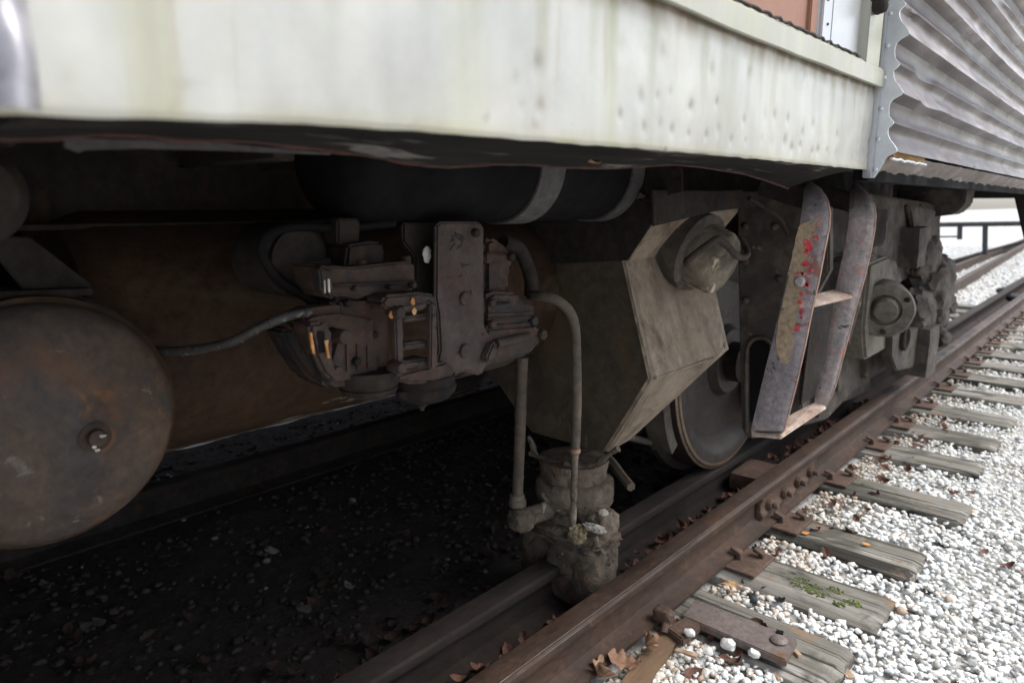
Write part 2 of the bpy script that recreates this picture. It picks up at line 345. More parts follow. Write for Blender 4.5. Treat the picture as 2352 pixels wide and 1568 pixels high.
for _ in range(16000):
    yy = random.uniform(5.6, 24); xx = random.uniform(-7, -.98)
    if xx > -2.9 and any(abs(yy-t[0]) < t[1]/2 for t in TIES): continue
    far.append((xx, yy, gh(xx, yy)+random.uniform(.0, .016), random.uniform(.014, .03), *stone_tint(0)))
stones('far_gravel', far, M_stone, 1, .7)
dirt = []
for _ in range(9000):
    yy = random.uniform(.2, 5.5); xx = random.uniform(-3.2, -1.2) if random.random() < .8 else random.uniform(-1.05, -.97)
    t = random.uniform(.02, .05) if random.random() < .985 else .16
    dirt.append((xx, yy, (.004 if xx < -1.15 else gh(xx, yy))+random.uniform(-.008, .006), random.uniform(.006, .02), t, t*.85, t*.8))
stones('dirty_gravel', dirt, M_stone, 1, .7, label='grimy dark gravel under the carriage')

# ------------------------------------------------------------------ track
track = thing('railway_track', 'rusty railway track with weathered wooden ties in white gravel', 'railway track', (-1.03, 1.5, 0))
def rail_prof(xc, z0=.012):
    q = [(-.065, 0), (.065, 0), (.065, .009), (.035, .016), (.012, .026), (.0085, .045), (.0085, .095), (.013, .103), (.034, .108), (.036, .112), (.036, .13), (.030, .1355), (.010, .138)]
    q += [(-x, z) for x, z in q[::-1] if abs(x) > .0]
    return [(xc+x, z0+z) for x, z in q[:13]]+[(xc-x, z0+z) for x, z in q[:13][::-1] if not z == 0]+[]
def make_rail(name, xc, y0, y1, sway=0):
    pr = rail_prof(xc); pr = [pr[0+i] for i in range(len(pr))]
    seg = list(np.arange(y0, min(y1, 9), .12))+[v for v in np.arange(9, y1, 2)]+[y1]; bm = NB(); rings = []
    for yy in seg:
        rings.append([bm.verts.new((x+.0012*noise.noise(Vector((0, yy*5, z*30))), yy, z)) for x, z in pr])
    # profile order: bottom left is first vertex
    n = len(pr)
    for a, b in zip(rings, rings[1:]):
        for k in range(n): bm.faces.new((a[k], a[(k+1) % n], b[(k+1) % n], b[k]))
    bm.faces.new(rings[0]); bm.faces.new(rings[-1][::-1])
    return obj(name, bm, M_rail, track, 30)
JY = 2.62   # the rail joint
r1 = make_rail('rail', -.928, -3, 40, 1); r2 = make_rail('rail', -1.142, -3, 40); r2.data.materials[0] = mat('dark_inner_rail', [(.014, .010, .009), (.024, .017, .014), (.034, .022, .017)], 8, (.8, .95), bump=.35, bscale=90, stretch=(1, .5, 1)); r3 = make_rail('rail', -2.57, -3, 40); r3.data.materials[0] = M_dark  # inner and far rails are given darker materials than the outer one
# worn brighter corner line along the head
bm = NB(); seg = list(np.arange(-1, 12, .1))
for a, b in zip(seg, seg[1:]):
    w1 = .004+.002*noise.noise(Vector((a*3, 0, 0))); 
    q = [bm.verts.new(p) for p in ((-.8935-.0, a, .1432), (-.8985-w1, a, .1488), (-.8985-w1, b, .1488), (-.8935, b, .1432))]
    bm.faces.new(q)
bmesh.ops.remove_doubles(bm, verts=bm.verts, dist=1e-4)
obj('worn_corner', bm, M_shine, r1, True)
# ties
for i, (ty, tw, xe, sk) in enumerate(TIES):
    bm = NB(); L_ = 2.7
    if ty < 5:
        seg_x = np.linspace(xe, xe-.62, 26).tolist()+[xe-L_]
        npf = 9; rings = []
        for x in seg_x:
            rr = []
            e = 1 if x < xe-.01 else .9
            for k in range(npf):
                u_ = -1+2*k/(npf-1); yy = ty+sk*(x-xe)+u_*tw/2*e+.006*noise.noise(Vector((x*6, ty, u_)))
                groove = .010*max(0, noise.noise(Vector((x*1.2, ty*9+u_*3.2, 1))))+.004*noise.noise(Vector((x*3, u_*9+ty, 4)))
                z = -.002-groove-(.012 if abs(u_) > .99 else 0)-(.008 if x > xe-.004 else 0)
                rr.append(bm.verts.new((x+(.012*noise.noise(Vector((u_*4, ty, 2))) if x > xe-.01 else 0), yy, z)))
            rr.append(bm.verts.new((x, rr[-1].co.y, -.15))); rr.append(bm.verts.new((x, rr[0].co.y, -.15)))
            rings.append(rr)
        n = npf+2
        for a, b in zip(rings, rings[1:]):
            for k in range(n): bm.faces.new((a[k], a[(k+1) % n], b[(k+1) % n], b[k]))
        bm.faces.new(rings[0]); bm.faces.new(rings[-1][::-1])
        t = obj('tie', bm, M_tie, track, 40)
    else:
        box(bm, (xe-L_/2, ty, -.077), (L_, tw, .15)); t = obj('tie', bm, M_tie, track, 40, .008, 1)
    if ty < 12 and i != 3:
        bm = NB(); xo = -.928+.155+(.01*math.sin(i*7)); pv = 1.0
        prism(bm, [(xo, ty-.085, .0), (xo, ty+.085, .0), (-1.30, ty+.085, .0), (-1.30, ty-.085, .0)], (0, 0, .0115))
        pl = obj('tie_plate', bm, M_fix, t, True, .0025, 1)
        for (sx, sy) in ((-.852, -.03+.02*math.sin(i*5)), (-.80, .045), (-1.005, .03)):
            bm = NB(); hh = .012 if sx == -.80 else .02
            box(bm, (sx, ty+sy, hh), (.018, .018, .03)); box(bm, (sx-(.01 if sx > -.9 else -.01), ty+sy, hh+.018), (.036, .026, .012), Matrix.Rotation(math.radians(14 if sx > -.9 else -14), 3, 'Y'))
            obj('spike', bm, M_fix, t, True, .003, 1)
# moss and crumbs on the third tie
mo = NB()
for (mx, my, mr) in ((-.645, 2.07, .036), (-.6, 2.055, .028), (-.56, 2.1, .02), (-.50, 2.06, .02), (-.53, 2.03, .014)):
    for k in range(int(2.2e3*mr)):
        a = random.random()*6.28; r = mr*math.sqrt(random.random()); lump(mo, (mx+r*math.cos(a)*1.3, my+r*math.sin(a), -.002), (.0035, .003, .003), .4, 3, 1)
o = obj('moss', mo, M_moss, track, True); o['kind'] = 'stuff'
# joint bar bolted to the outer rail
jb = NB(); prism(jb, [(-.9175, JY-.28, .032), (-.893, JY-.28, .034), (-.889, JY-.28, .052), (-.902, JY-.28, .062), (-.902, JY-.28, .094), (-.892, JY-.28, .112), (-.9175, JY-.28, .112)], (0, .56, 0))
JB = obj('joint_bar', jb, M_fix, track, True, .003)
for k in range(4):
    bm = NB(); yb = JY-.21+.14*k
    cyl(bm, (-.905, yb, .074), (-.882, yb, .074), .022, seg=6); cyl(bm, (-.882, yb, .074), (-.862, yb, .074), .011, seg=12)
    obj('bolt', bm, M_fix, JB, True, .002, 1)
# guard-rail filler blocks beside the wheel
bm = NB(); box(bm, (-1.035, 2.62, .075), (.13, .2, .07)); rough(bm, .006, 20, 3); obj('spacer_block', bm, M_fix, track, True)
# long strap iron laid over the first tie with a washer headed bolt
st = NB(); a, b, c, d = [P(x, y, Z=.03) for x, y in ((1540, 1402), (1612, 1362), (1832, 1466), (1806, 1516))]
a = P(1566, 1412, Z=.03); b = P(1598, 1374, Z=.03)
prism(st, [a, b, c, d], (0, 0, -.022)); ST = obj('strap_iron', st, M_strap, track, True, .003)
bm = NB(); bc = P(1789, 1472, Z=.03); lathe(bm, [(0, .021), (.005, .022), (.010, .017), (.012, .008), (.012, .0)], bc, (0, 0, 1), 24); obj('bolt_head', bm, M_strap, ST, True)
bm = NB(); hc = P(1791, 1452, Z=.03); box(bm, (hc.x, hc.y, .031), (.018, .016, .004), Matrix.Rotation(.3, 3, 'Z')); obj('square_hole', bm, M_black, ST)
# iron chair block and rail clip near that strap
slab = NB(); prism(slab, [P(x, y, Z=.028) for x, y in ((1530, 1440), (1575, 1412), (1612, 1432), (1568, 1468))], (0, 0, -.026)); obj('rail_brace', slab, M_fix, track, True, .004)
bm = NB(); c1 = P(1524, 1412, Z=.045); lump(bm, c1, (.028, .018, .02), .15, 3, 3, 3); cyl(bm, c1+Vector((.02, -.03, -.03)), c1+Vector((.01, 0, .0)), .011); obj('rail_clip', bm, M_fix, track, True)
# brown plank lying along the rail foot
pk = NB(); prism(pk, [P(x, y, Z=.012) for x, y in ((1502, 1440), (1548, 1462), (1572, 1440), (1530, 1420))][:0] or [P(x, y, Z=.008) for x, y in ((1478, 1578), (1425, 1565), (1528, 1432), (1572, 1447))], (0, 0, -.02)); rough(pk, .004, 14, 4)
PK = obj('wood_plank', pk, M_plank, None, True); PK['label'] = 'short rotting brown plank lying beside the foot of the rail'; PK['category'] = 'plank'

# loose pale stones on the nearest tie
def single(name, bm, m, label, cat, group=None, smooth=True):
    o = obj(name, bm, m, None, smooth); o['label'] = label; o['category'] = cat
    if group: o['group'] = group
    return o
M_st = mat('single_white_stone', [(.58, .58, .56), (.7, .7, .68)], 40, bump=.4, bscale=150, fine=.1)
M_db = mat('black_pebble', [(.03, .035, .04), (.05, .05, .06)], 40)
for (x, y, s, z, lab) in ((1584, 1455, .017, .034, 'white stone sitting on the rusty iron block beside the rail'), (1626, 1498, .016, .008, 'egg shaped white stone on the nearest tie beside the plank chip'),
                      (1672, 1484, .025, .006, 'broad speckled white stone on the nearest tie against the strap iron'), (1733, 1503, .021, .008, 'rounded white stone on the nearest tie below the strap iron')):
    bm = NB(); p = P(x, y, Z=z); lump(bm, p+Vector((0, 0, s*.25)), (s*.85, s*.7, s*.55), .3, 1.3, 2, .3); single('white_stone', bm, M_st, lab, 'stone', 'pale stones on the nearest tie')
bm = NB(); p = P(1730, 1376, Z=-.02); lump(bm, p, (.014, .014, .012), .12, 2, 3); single('black_pebble', bm, M_db, 'single black pebble among the white stones beside the mossy tie', 'pebble')

# ------------------------------------------------------------------ leaves
def leaf_shape(L_, lobes=True, n=18):
    out = []
    for k in range(n+1):
        t = k/n; wd = math.sin(math.pi*t**.8)**.8*.32
        if lobes: wd *= .45+.75*abs(math.sin(t*math.pi*3.6))
        out.append((t, wd))
    pts = [(t*L_-L_/2, w_*L_) for t, w_ in out]
    return pts
def add_leaf(bm, c, L_, yaw, tilt, roll, curl=.3, lobes=True, n=12):
    pts = leaf_shape(L_, lobes, n); Mx = Matrix.Rotation(yaw, 3, 'Z')@Matrix.Rotation(tilt, 3, 'Y')@Matrix.Rotation(roll, 3, 'X')
    c = Vector(c); prev = None; new = []
    for x, w_ in pts:
        zc = curl*x*x/L_*2; row = []
        for s in (-1, 0, 1):
            row.append(bm.verts.new(c+Mx@Vector((x, s*w_, zc+(curl*.8*w_ if s else 0)))))
        if prev:
            for k in range(2): new.append(bm.faces.new((prev[k], prev[k+1], row[k+1], row[k])))
        prev = row
    return new
def solid_leaf(name, px, z, L_, yaw, m, label, curl=.3, lobes=True, tilt=.1, roll=.1, group='fallen leaves and chips beside the rail', cat='leaf'):
    bm = NB(); add_leaf(bm, P(*px, Z=z), L_, yaw, tilt, roll, curl, lobes, 20)
    o = single(name, bm, m, label, cat, group); md = o.modifiers.new('thick', 'SOLIDIFY'); md.thickness = .0009; return o
# spread oak leaf with pointed lobes
bm = NB(); c = P(1676, 1342, Z=.012); ang = [0, 38, 72, 110, 150, 180, 214, 250, 292, 328]; pts = []
for k, a in enumerate(ang):
    r = (.062, .034, .05, .03, .045, .03, .05, .036, .056, .038)[k]; a1 = math.radians(a+10)
    pts.append(c+Vector((r*math.cos(a1), .8*r*math.sin(a1), .006*math.sin(k*2.1))))
    a2 = math.radians((a+ang[(k+1) % 10]+(360 if k == 9 else 0))/2+10); pts.append(c+Vector((.015*math.cos(a2), .012*math.sin(a2), .004)))
cv = bm.verts.new(c+Vector((0, 0, .008))); vs = [bm.verts.new(p) for p in pts]
for a, b in zip(vs, vs[1:]+vs[:1]): bm.faces.new((cv, a, b))
bmesh.ops.subdivide_edges(bm, edges=bm.edges, cuts=2, use_grid_fill=True)
for v in bm.verts: v.co.z += .006*noise.noise(v.co*60)
o = single('oak_leaf', bm, mat('tan_oak_leaf', [(.42, .24, .12), (.52, .33, .18)], 30, bump=.3), 'tan oak leaf with pointed lobes lying at the corner of a tie plate', 'leaf', 'fallen leaves and chips beside the rail')
o.modifiers.new('thick', 'SOLIDIFY').thickness = .0009
solid_leaf('oak_leaf', (1482, 1480), .03, .07, 1.9, M_leaf, 'crumpled orange brown leaf leaning on the rail foot near the plank', 1.1, True, .5, .7)
solid_leaf('oak_leaf', (1432, 1524), .012, .085, .5, M_leaf, 'large tan curled leaf at the bottom edge of the photo by the rail', .6, True, .1, .3)
solid_leaf('oak_leaf', (1372, 1552), .012, .09, 2.4, M_leaf, 'dull curled leaf against the rail foot at the bottom edge', .9, True, .2, .6)
solid_leaf('orange_leaf', (1990, 1250), .004, .03, .1, M_leaf3, 'small bright orange leaf lying on the third tie from the camera', .2, False, 0, 0)
solid_leaf('orange_leaf', (1850, 1224), .004, .03, .8, M_leaf3, 'narrow orange leaf at the edge of the tie plate above the mossy tie', .2, False, 0, .1)
solid_leaf('brown_leaf', (2126, 1361), -.03, .04, .4, M_leaf2, 'small brown leaf on the white gravel beyond the mossy tie', .4, True)
solid_leaf('brown_leaf', (2160, 1253), -.03, .05, .2, M_leaf2, 'flat pinkish brown leaf on gravel beyond the silvery tie end', .2, True)
solid_leaf('brown_leaf', (1790, 1380), -.01, .045, 1.2, M_leaf2, 'pale brown leaf on gravel beside the lower edge of the mossy tie', .4, True)
for px, z, sz, yaw, lab in (((1578, 1499), .012, (.052, .014, .006), .25, 'split tan wood chip on the nearest tie by the plank'), ((1828, 1497), .004, (.035, .011, .008), -.6, 'pale wood chip at the end of the strap iron'), ((1947, 1546), -.02, (.035, .02, .004), -.8, 'flat grey wood chip on the gravel past the nearest tie'),
                         ((1784, 1552), .006, (.026, .008, .004), -.7, 'thin pale wood chip lying along the nearest tie')):
    bm = NB(); p = P(*px, Z=z); box(bm, (0, 0, 0), sz); rough(bm, .003, 40, 3); bmesh.ops.rotate(bm, cent=(0, 0, 0), matrix=Matrix.Rotation(yaw, 3, 'Z'), verts=bm.verts); bmesh.ops.translate(bm, vec=p, verts=bm.verts)
    single('wood_chip', bm, M_wood, lab, 'wood chip', 'fallen leaves and chips beside the rail')
def leaf_litter(name, n, fx, label, tn=1):
    bm = NB(); lay = bm.verts.layers.float_color.new('tint')
    for _ in range(n):
        x, y, z = fx(); k0 = len(bm.verts)
        add_leaf(bm, (x, y, z), random.uniform(.025, .06), random.uniform(0, 6.3), random.uniform(-.6, .6), random.uniform(-.7, .7), random.uniform(.2, 1.2), random.random() < .6, 8)
        bm.verts.ensure_lookup_table(); t = tn*random.uniform(.6, 1.4)
        for v in bm.verts[k0:]: v[lay] = (t, t*random.uniform(.95, 1.0), t, 1)
    me = bpy.data.meshes.new(name); bm.to_mesh(me); bm.free(); me.materials.append(M_leaf2); o = bpy.data.objects.new(name, me); COL.objects.link(o); o['kind'] = 'stuff'; o['label'] = label
def fx1():
    y = random.uniform(.6, 4.2); return (random.uniform(-1.08, -.98), y, random.uniform(.0, .055))
leaf_litter('leaf_litter', 420, fx1, 'brown fallen leaves packed between the two rails')
def fx2():
    y = random.uniform(.3, 4.5); x = -1.23-abs(random.gauss(0, .55)); return (x, y, .018)
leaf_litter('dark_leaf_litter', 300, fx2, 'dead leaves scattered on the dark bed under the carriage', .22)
def fx3():
    y = random.uniform(.8, 4.5); x = random.uniform(-.86, -.62) if random.random() < .8 else random.uniform(-.6, .4); return (x, y, gh(x, y)+.018)
leaf_litter('small_leaf_bits', 130, fx3, 'broken leaf pieces among the gravel beside the rail')

# ------------------------------------------------------------------ carriage
car = thing('railway_carriage', 'old stainless steel railway carriage with dented skirt and fluted siding', 'railway carriage', (-1.84, 3, .15))
XS = -.45
bot = [(P(x, y, X=XS).y, P(x, y, X=XS).z) for x, y in ((-60, 262), (0, 265), (350, 274), (700, 285), (1000, 305), (1250, 325), (1600, 352), (2000, 391))]
Y1 = P(2001, 300, X=XS).y; Y0 = -.12; ZT = 1.40
topl = lambda y: lerp([(P(x, yy, X=XS).y, P(x, yy, X=XS).z) for x, yy in ((1500, 0), (1665, 72), (2004, 200))], y)
random.seed(11)
dents = []
for k in range(34):      # row of spot weld dimples just over the lower edge, and a looser one above
    yk = .2+k*.043+random.uniform(-.014, .014)
    if yk < .62 and random.random() < .6: continue
    if random.random() < .15: continue
    dents.append((yk, .028+random.uniform(-.007, .007), random.uniform(.004, .008), random.uniform(.0006, .0019)))
    if random.random() < .8: dents.append((yk+random.uniform(-.01, .01), .058+random.uniform(-.01, .01), random.uniform(.004, .009), random.uniform(.0006, .0022)))
    if random.random() < .35: dents.append((yk, random.uniform(.09, .16), random.uniform(.004, .01), random.uniform(.0005, .0014)))
def skin_x(y, z, zb):
    h = z-zb
    d = .0035*noise.noise(Vector((y*5, h*7, 3)))+.0016*noise.noise(Vector((y*22, h*9, 8)))*math.exp(-h/.09)+.0008*noise.noise(Vector((y*40, h*22, 5)))
    for (dy, dz, r, a) in dents:
        if abs(dy-y) < 3*r and abs(dz-h) < 3.6*r:
            q = ((dy-y)/r)**2+((dz-h)/(1.3*r))**2; d -= 1.05*a*math.exp(-q)
    if h < .002: d -= .001
    return XS+d
def skin(name, y0, y1, m, dy=.0035, dz=.0035):
    ys_ = np.arange(y0, y1, dy).tolist()+[y1]; nz_ = int(.21/dz); V, Fc = [], []
    for y in ys_:
        zb = lerp(bot, y)+.0012*noise.noise(Vector((y*30, 0, 0)))
        for k in range(nz_+1):
            z = zb+(ZT-zb)*k/nz_; V.append((skin_x(y, z, zb), y, z))
    n = nz_+1
    for i in range(len(ys_)-1):
        for k in range(nz_): Fc.append((i*n+k, (i+1)*n+k, (i+1)*n+k+1, i*n+k+1))
    o = obj(name, (V, Fc), m, car, 180)
    ca = o.data.color_attributes.new('tint', 'FLOAT_COLOR', 'POINT'); T = np.ones((len(V), 4), np.float32)
    for i, (x, y, z) in enumerate(V):
        zb = lerp(bot, y); zt = topl(y); h = z-zb; r_, g_, b_ = 1, 1, 1
        t = zt-z; w_ = .020+.022*max(0, noise.noise(Vector((y*6, 1, 1)))+.4)
        k = max(0, 1-t/w_)*(.55+.5*noise.noise(Vector((y*50, z*12, 2)))) if t > -.01 else 0           # brown run-off under the moulding
        k = max(0, min(1, k*1.7)); r_ *= 1-.50*k; g_ *= 1-.60*k; b_ *= 1-.68*k
        s = max(0, noise.noise(Vector((y*34, z*2.2, 5)))-.12+.25*max(0, 1-t/.12))*max(0, 1-max(0, t-.02)/.17)       # streaks hanging from it
        s = min(1, s*2.1); r_ *= 1-.24*s; g_ *= 1-.22*s; b_ *= 1-.32*s
        e = max(0, 1-h/.016)*(.5+.8*noise.noise(Vector((y*16, 3, z*9)))); e = max(0, min(1, e)); r_ *= 1-.16*e; g_ *= 1-.18*e; b_ *= 1-.42*e
        q = max(0, noise.noise(Vector((y*48, z*60, 9)))-.42)*max(0, 1-h/.03)*3; q = min(1, q); r_ *= 1-.5*q; g_ *= 1-.58*q; b_ *= 1-.68*q
        c_ = noise.noise(Vector((y*6, z*8, 12)))*.17+noise.noise(Vector((y*19, z*12, 15)))*.08+noise.noise(Vector((y*60, z*9, 19)))*.05; r_ *= 1+c_; g_ *= 1+c_*.97; b_ *= 1+c_*.9
        for yl, yw, a in ((.185, .020, .30), (.44, .03, .12), (.66, .02, .14)):     # vertical algae bands
            d_ = abs(y-yl+.004*noise.noise(Vector((z*9, y*3, 0)))); v = max(0, 1-d_/yw)**.6*a*(1+.6*noise.noise(Vector((y*90, z*5, 1)))); r_ *= 1-.42*v; g_ *= 1-.38*v; b_ *= 1-.95*v
        T[i, :3] = (r_, g_, b_)
    for (dy, dz, r, a) in dents:
        zb = lerp(bot, dy); zz = zb+dz
        VV = np.array(V) if 'VV' not in dir() else VV
        m_ = np.exp(-((VV[:, 1]-dy-r*.3)**2+((VV[:, 2]-zz-r*.6)/1.3)**2)/(r*r)*1.6)*min(.2, a*110); T[:, :3] *= (1-m_)[:, None]
    ca.data.foreach_set('color', T.ravel()); return o
skin('skirt_panel', Y0, Y1, M_skin)
bm = NB(); box(bm, (XS-.004, 0, (ZT+1.19)/2-.003), (.004, .2, .2)); 
# crumpled bright vertical trim at the near end of the skirt
bm = NB(); rows = []
for k in range(60):
    z = 1.197+k*.006; row = []
    zz = noise.noise(Vector((z*14, 3, 0)))
    for j in range(14):
        u_ = j/13; y = P(-60, 100, X=XS+.015).y+u_*(P(78+18*math.sin(k*.09), 100, X=XS+.015).y-P(-60, 100, X=XS+.015).y)
        x = XS+.006+.014*math.sin(u_*math.pi)+.012*noise.noise(Vector((y*22, z*13, 2)))+.006*noise.noise(Vector((y*60, z*30, 5)))
        row.append(bm.verts.new((x, y, z)))
    rows.append(row)
for a, b in zip(rows, rows[1:]):
    for k in range(13): bm.faces.new((a[k], a[k+1], b[k+1], b[k]))
obj('crumpled_trim', bm, mat('bright_crumpled_metal', [(.22, .21, .23), (.5, .5, .52)], 9, (.3, .45), metal=.5, bump=.3, bscale=40), car, 180)
# belt moulding (proud lip) and everything above it
bm = NB(); ys_ = np.arange(-.3, Y1-.004, .02).tolist()+[Y1+.006]; XM = -.436; rings = []
mtop = lambda y: lerp([(P(x, yy, X=XM-.004).y, P(x, yy, X=XM-.004).z) for x, yy in ((1696, 0), (1985, 134.6))], y)
for y in ys_:
    zb = topl(y)+.0015*noise.noise(Vector((y*9, 0, 0))); zt = mtop(y)
    rings.append([bm.verts.new((x, y, z)) for x, z in ((XS-.004, zb+.003), (XM-.003, zb-.001), (XM-.0005, zb+.0005), (XM, zb+.02), (XM-.0005, zt-.008), (XM-.007, zt-.001), (XS-.03, zt))])
for a, b in zip(rings, rings[1:]):
    for k in range(6): bm.faces.new((a[k], a[k+1], b[k+1], b[k]))
bm.faces.new(rings[-1]); obj('belt_moulding', bm, M_mould, car, 12)
bm = NB(); pts = [Vector((XM-.006+.0015*math.sin(y*170), y, mtop(y)+.0008+.0012*math.sin(y*140+1))) for y in np.arange(.3, P(1985, 134.6, X=XM).y, .006)]; tube(bm, pts, .0026, 6); obj('window_gasket', bm, M_rubber, car, True)
ZH = 2.0
def vbox(name, xa, xb, yref, X, th, m, zlo=1.40, bev=.002):
    """upright strip between photo columns xa, xb standing in plane X"""
    ya, yb = P(xa, yref, X=X).y, P(xb, yref, X=X).y; bm = NB(); box(bm, (X-th/2, (ya+yb)/2, (zlo+ZH)/2), (th, yb-ya, ZH-zlo)); return obj(name, bm, m, car, True, bev)
vbox('corner_post', 1993, 2024, 100, XM-.001, .03, M_mould, 1.405)
vbox('door_edge_panel', 1912, 1996, 40, XM-.018, .004, M_skin2)
vbox('window_channel', 1893, 1914, 10, XM-.017, .012, M_skin2)
vbox('window_channel', 1881, 1894, 10, XM-.024, .01, M_flange)
vbox('board_edge_strip', 1865, 1880, 10, XM-.024, .012, M_brown)
ya = -.5; yb = P(1865, 10, X=XM-.03).y; bm = NB(); box(bm, (XM-.034, (ya+yb)/2, (1.38+ZH)/2), (.006, yb-ya, ZH-1.38)); obj('window_board', bm, M_brown, car, True)
for (x, y) in ((1902, 56), (1903, 0)):
    bm = NB(); p = P(x, y, X=XM-.016); cyl(bm, p-Vector((.004, 0, 0)), p+Vector((.001, 0, 0)), .0022, seg=10); obj('screw_hole', bm, M_rubber, car)
# backing body of the carriage: closes off daylight behind the skin
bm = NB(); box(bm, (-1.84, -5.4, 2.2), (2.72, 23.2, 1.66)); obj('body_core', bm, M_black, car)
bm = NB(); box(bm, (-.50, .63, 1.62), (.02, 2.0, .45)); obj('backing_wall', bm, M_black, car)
# floor return under the skirt with its wavy torn inner lip
XL = -.60
lipc = [(-80, 315), (100, 318), (240, 308), (340, 312), (440, 322), (560, 322), (680, 336), (760, 346), (860, 358), (940, 374), (1030, 382), (1120, 377), (1200, 376), (1290, 383), (1400, 385), (1480, 381), (1560, 378), (1640, 388), (1720, 402), (1810, 432)]
lip = spline([P(x, y, X=XL) for x, y in lipc], 6)
bm = NB(); rows = []
for p in lip:
    yy = p.y; zb = lerp(bot, min(yy, Y1)); row = []
    for k in range(9):
        t = k/8; x = XS-.002+(p.x-XS+.002)*t; z = zb+.001+(p.z-zb-.001)*(t**1.4)+.003*noise.noise(Vector((x*40, yy*14, 0)))*(0 if k == 0 else 1)
        row.append(bm.verts.new((x, yy+ (t*.0), z)))
    rows.append(row)
for a, b in zip(rows, rows[1:]):
    for k in range(8): bm.faces.new((a[k], b[k], b[k+1], a[k+1]))
UF = obj('floor_return', bm, M_under, car, True)
bm = NB(); tube(bm, lip, .0026, 7, .5); obj('torn_lip', bm, M_redlip, UF, True)
bm = NB(); add_leaf(bm, P(1355, 372, X=-.56), .035, 1.35, .2, .4, .4, False, 10); o = single('caught_leaf', bm, M_leaf, 'brown leaf caught under the carriage skirt', 'leaf'); o.modifiers.new('thick', 'SOLIDIFY').thickness = .001
# rusty sheet strip behind the lip on the left
bm = NB(); sp = [P(x, y, X=-.66) for x, y in ((150, 318), (330, 322), (520, 330), (760, 352), (760, 356), (520, 346), (330, 341), (196, 344), (185, 350), (150, 338))]; prism(bm, sp, (-.004, 0, 0)); obj('hanging_strip', bm, M_band, UF, True)

# underframe deck, sills and cross bearers
UFR = thing
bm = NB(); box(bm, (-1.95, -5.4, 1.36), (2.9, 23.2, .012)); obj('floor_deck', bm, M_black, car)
bm = NB(); zb = P(90, 527, X=-1.35).z
box(bm, (-1.36, 1.0, (zb+1.34)/2), (.02, 9, 1.34-zb)); box(bm, (-1.33, 1.0, zb+.005), (.08, 9, .01)); obj('centre_sill', bm, M_dark, car, True, .002, 1)
bm = NB(); box(bm, (-.72, 3.2, 1.30), (.03, 3.6, .08)); obj('side_sill', bm, M_black, car, True, .003, 1)
CB = None
for (px0, px1) in ((-30, 60), (592, 690), (800, 870), (905, 1010)):
    a = P(px0, 400, X=-1.0); b = P(px1, 400, X=-1.0); bm = NB(); box(bm, (-1.15, (a.y+b.y)/2, 1.28), (.34, (b.y-a.y)*.5, .13)); obj('cross_bearer', bm, M_dark, car, True, .004, 1)
bm = NB(); cyl(bm, P(880, 415, X=-.95), P(985, 405, X=-.95), .014); obj('pipe_stub', bm, M_dark, car, True)
bm = NB(); box(bm, (XS-.004, -8.56, 1.6), (.008, 16.8, .84)); obj('side_panel', bm, M_skin, car, True, .002, 1)
for (y, l) in ((-1.75, 1.6), (-4.2, 2.4), (-8.0, 3.5)):
    bm = NB(); box(bm, (-1.5, y, .93), (1.9, l, .86)); obj('light_block_box', bm, M_black, car, True, .01)  # unseen boxes added to keep light from reaching under the carriage from behind
# far-side boxes added to close the view and block light under the carriage
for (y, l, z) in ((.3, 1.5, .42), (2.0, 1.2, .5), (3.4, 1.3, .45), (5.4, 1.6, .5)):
    bm = NB(); box(bm, (-2.75, y, z+.44), (.5, l, .88)); obj('far_block_box', bm, M_black, car, True, .01)

# horizontal cylinder with two flaking bands
XC, RC = -1.03, None
c0 = P(1300, 505, X=XC); RC = .125; zc = c0.z+RC
CYL = NB(); lathe(CYL, [(0, .0), (.0, RC*.5), (.02, RC*.86), (.05, RC), (1.0, RC), (1.03, RC*.86), (1.05, .0)], (XC, P(735, 450, X=XC).y, zc), (0, 1, 0), 44); CY_ = obj('air_cylinder', CYL, M_black, car, True)
for xm, wd in ((1165, .075), (1362, .05)):
    yb = P(xm, 500, X=XC).y; bm = NB(); seg = 48; prev = None
    for k in range(seg+1):
        a = 2*math.pi*k/seg; rr = RC+.006; row = [bm.verts.new((XC+r*math.cos(a), yy, zc+r*math.sin(a))) for r, yy in ((RC+.0005, yb-wd/2), (rr, yb-wd/2), (rr, yb+wd/2), (RC+.0005, yb+wd/2))]
        if prev:
            for j in range(3): bm.faces.new((prev[j], prev[j+1], row[j+1], row[j]))
        prev = row
    obj('band', bm, M_band, CY_, True)

# near air reservoir, end cap towards the camera side
XT = -1.08; q = [P(x, y, X=XT) for x, y in ((407, 945), (381, 1069), (309, 1164), (128, 1252), (352, 788), (176, 699), (238, 712))]
A_ = np.array([[2*p.y, 2*p.z, 1] for p in q]); B_ = np.array([p.y**2+p.z**2 for p in q]); s_ = np.linalg.lstsq(A_, B_, rcond=None)[0]
ty, tz, tr = s_[0], s_[1], math.sqrt(s_[2]+s_[0]**2+s_[1]**2)
bm = NB(); lathe(bm, [(0, 0), (-.002, tr*.25), (-.007, tr*.5), (-.016, tr*.75), (-.028, tr*.9), (-.040, tr*.965), (-.055, tr*.985), (-.062, tr*.985)], (XT+.03, ty, tz), (1, 0, 0), 96); rough(bm, .0014, 16)
RS = obj('air_reservoir', bm, M_tank, car, 60)
bm = NB(); lathe(bm, [(0, tr*.985), (.0, tr*1.03), (-.03, tr*1.035), (-.034, tr*.99), (-.9, tr*.985), (-.93, tr*.6), (-.94, 0)], (XT-.028, ty, tz), (1, 0, 0), 96); obj('reservoir_shell', bm, M_shell, RS, True)
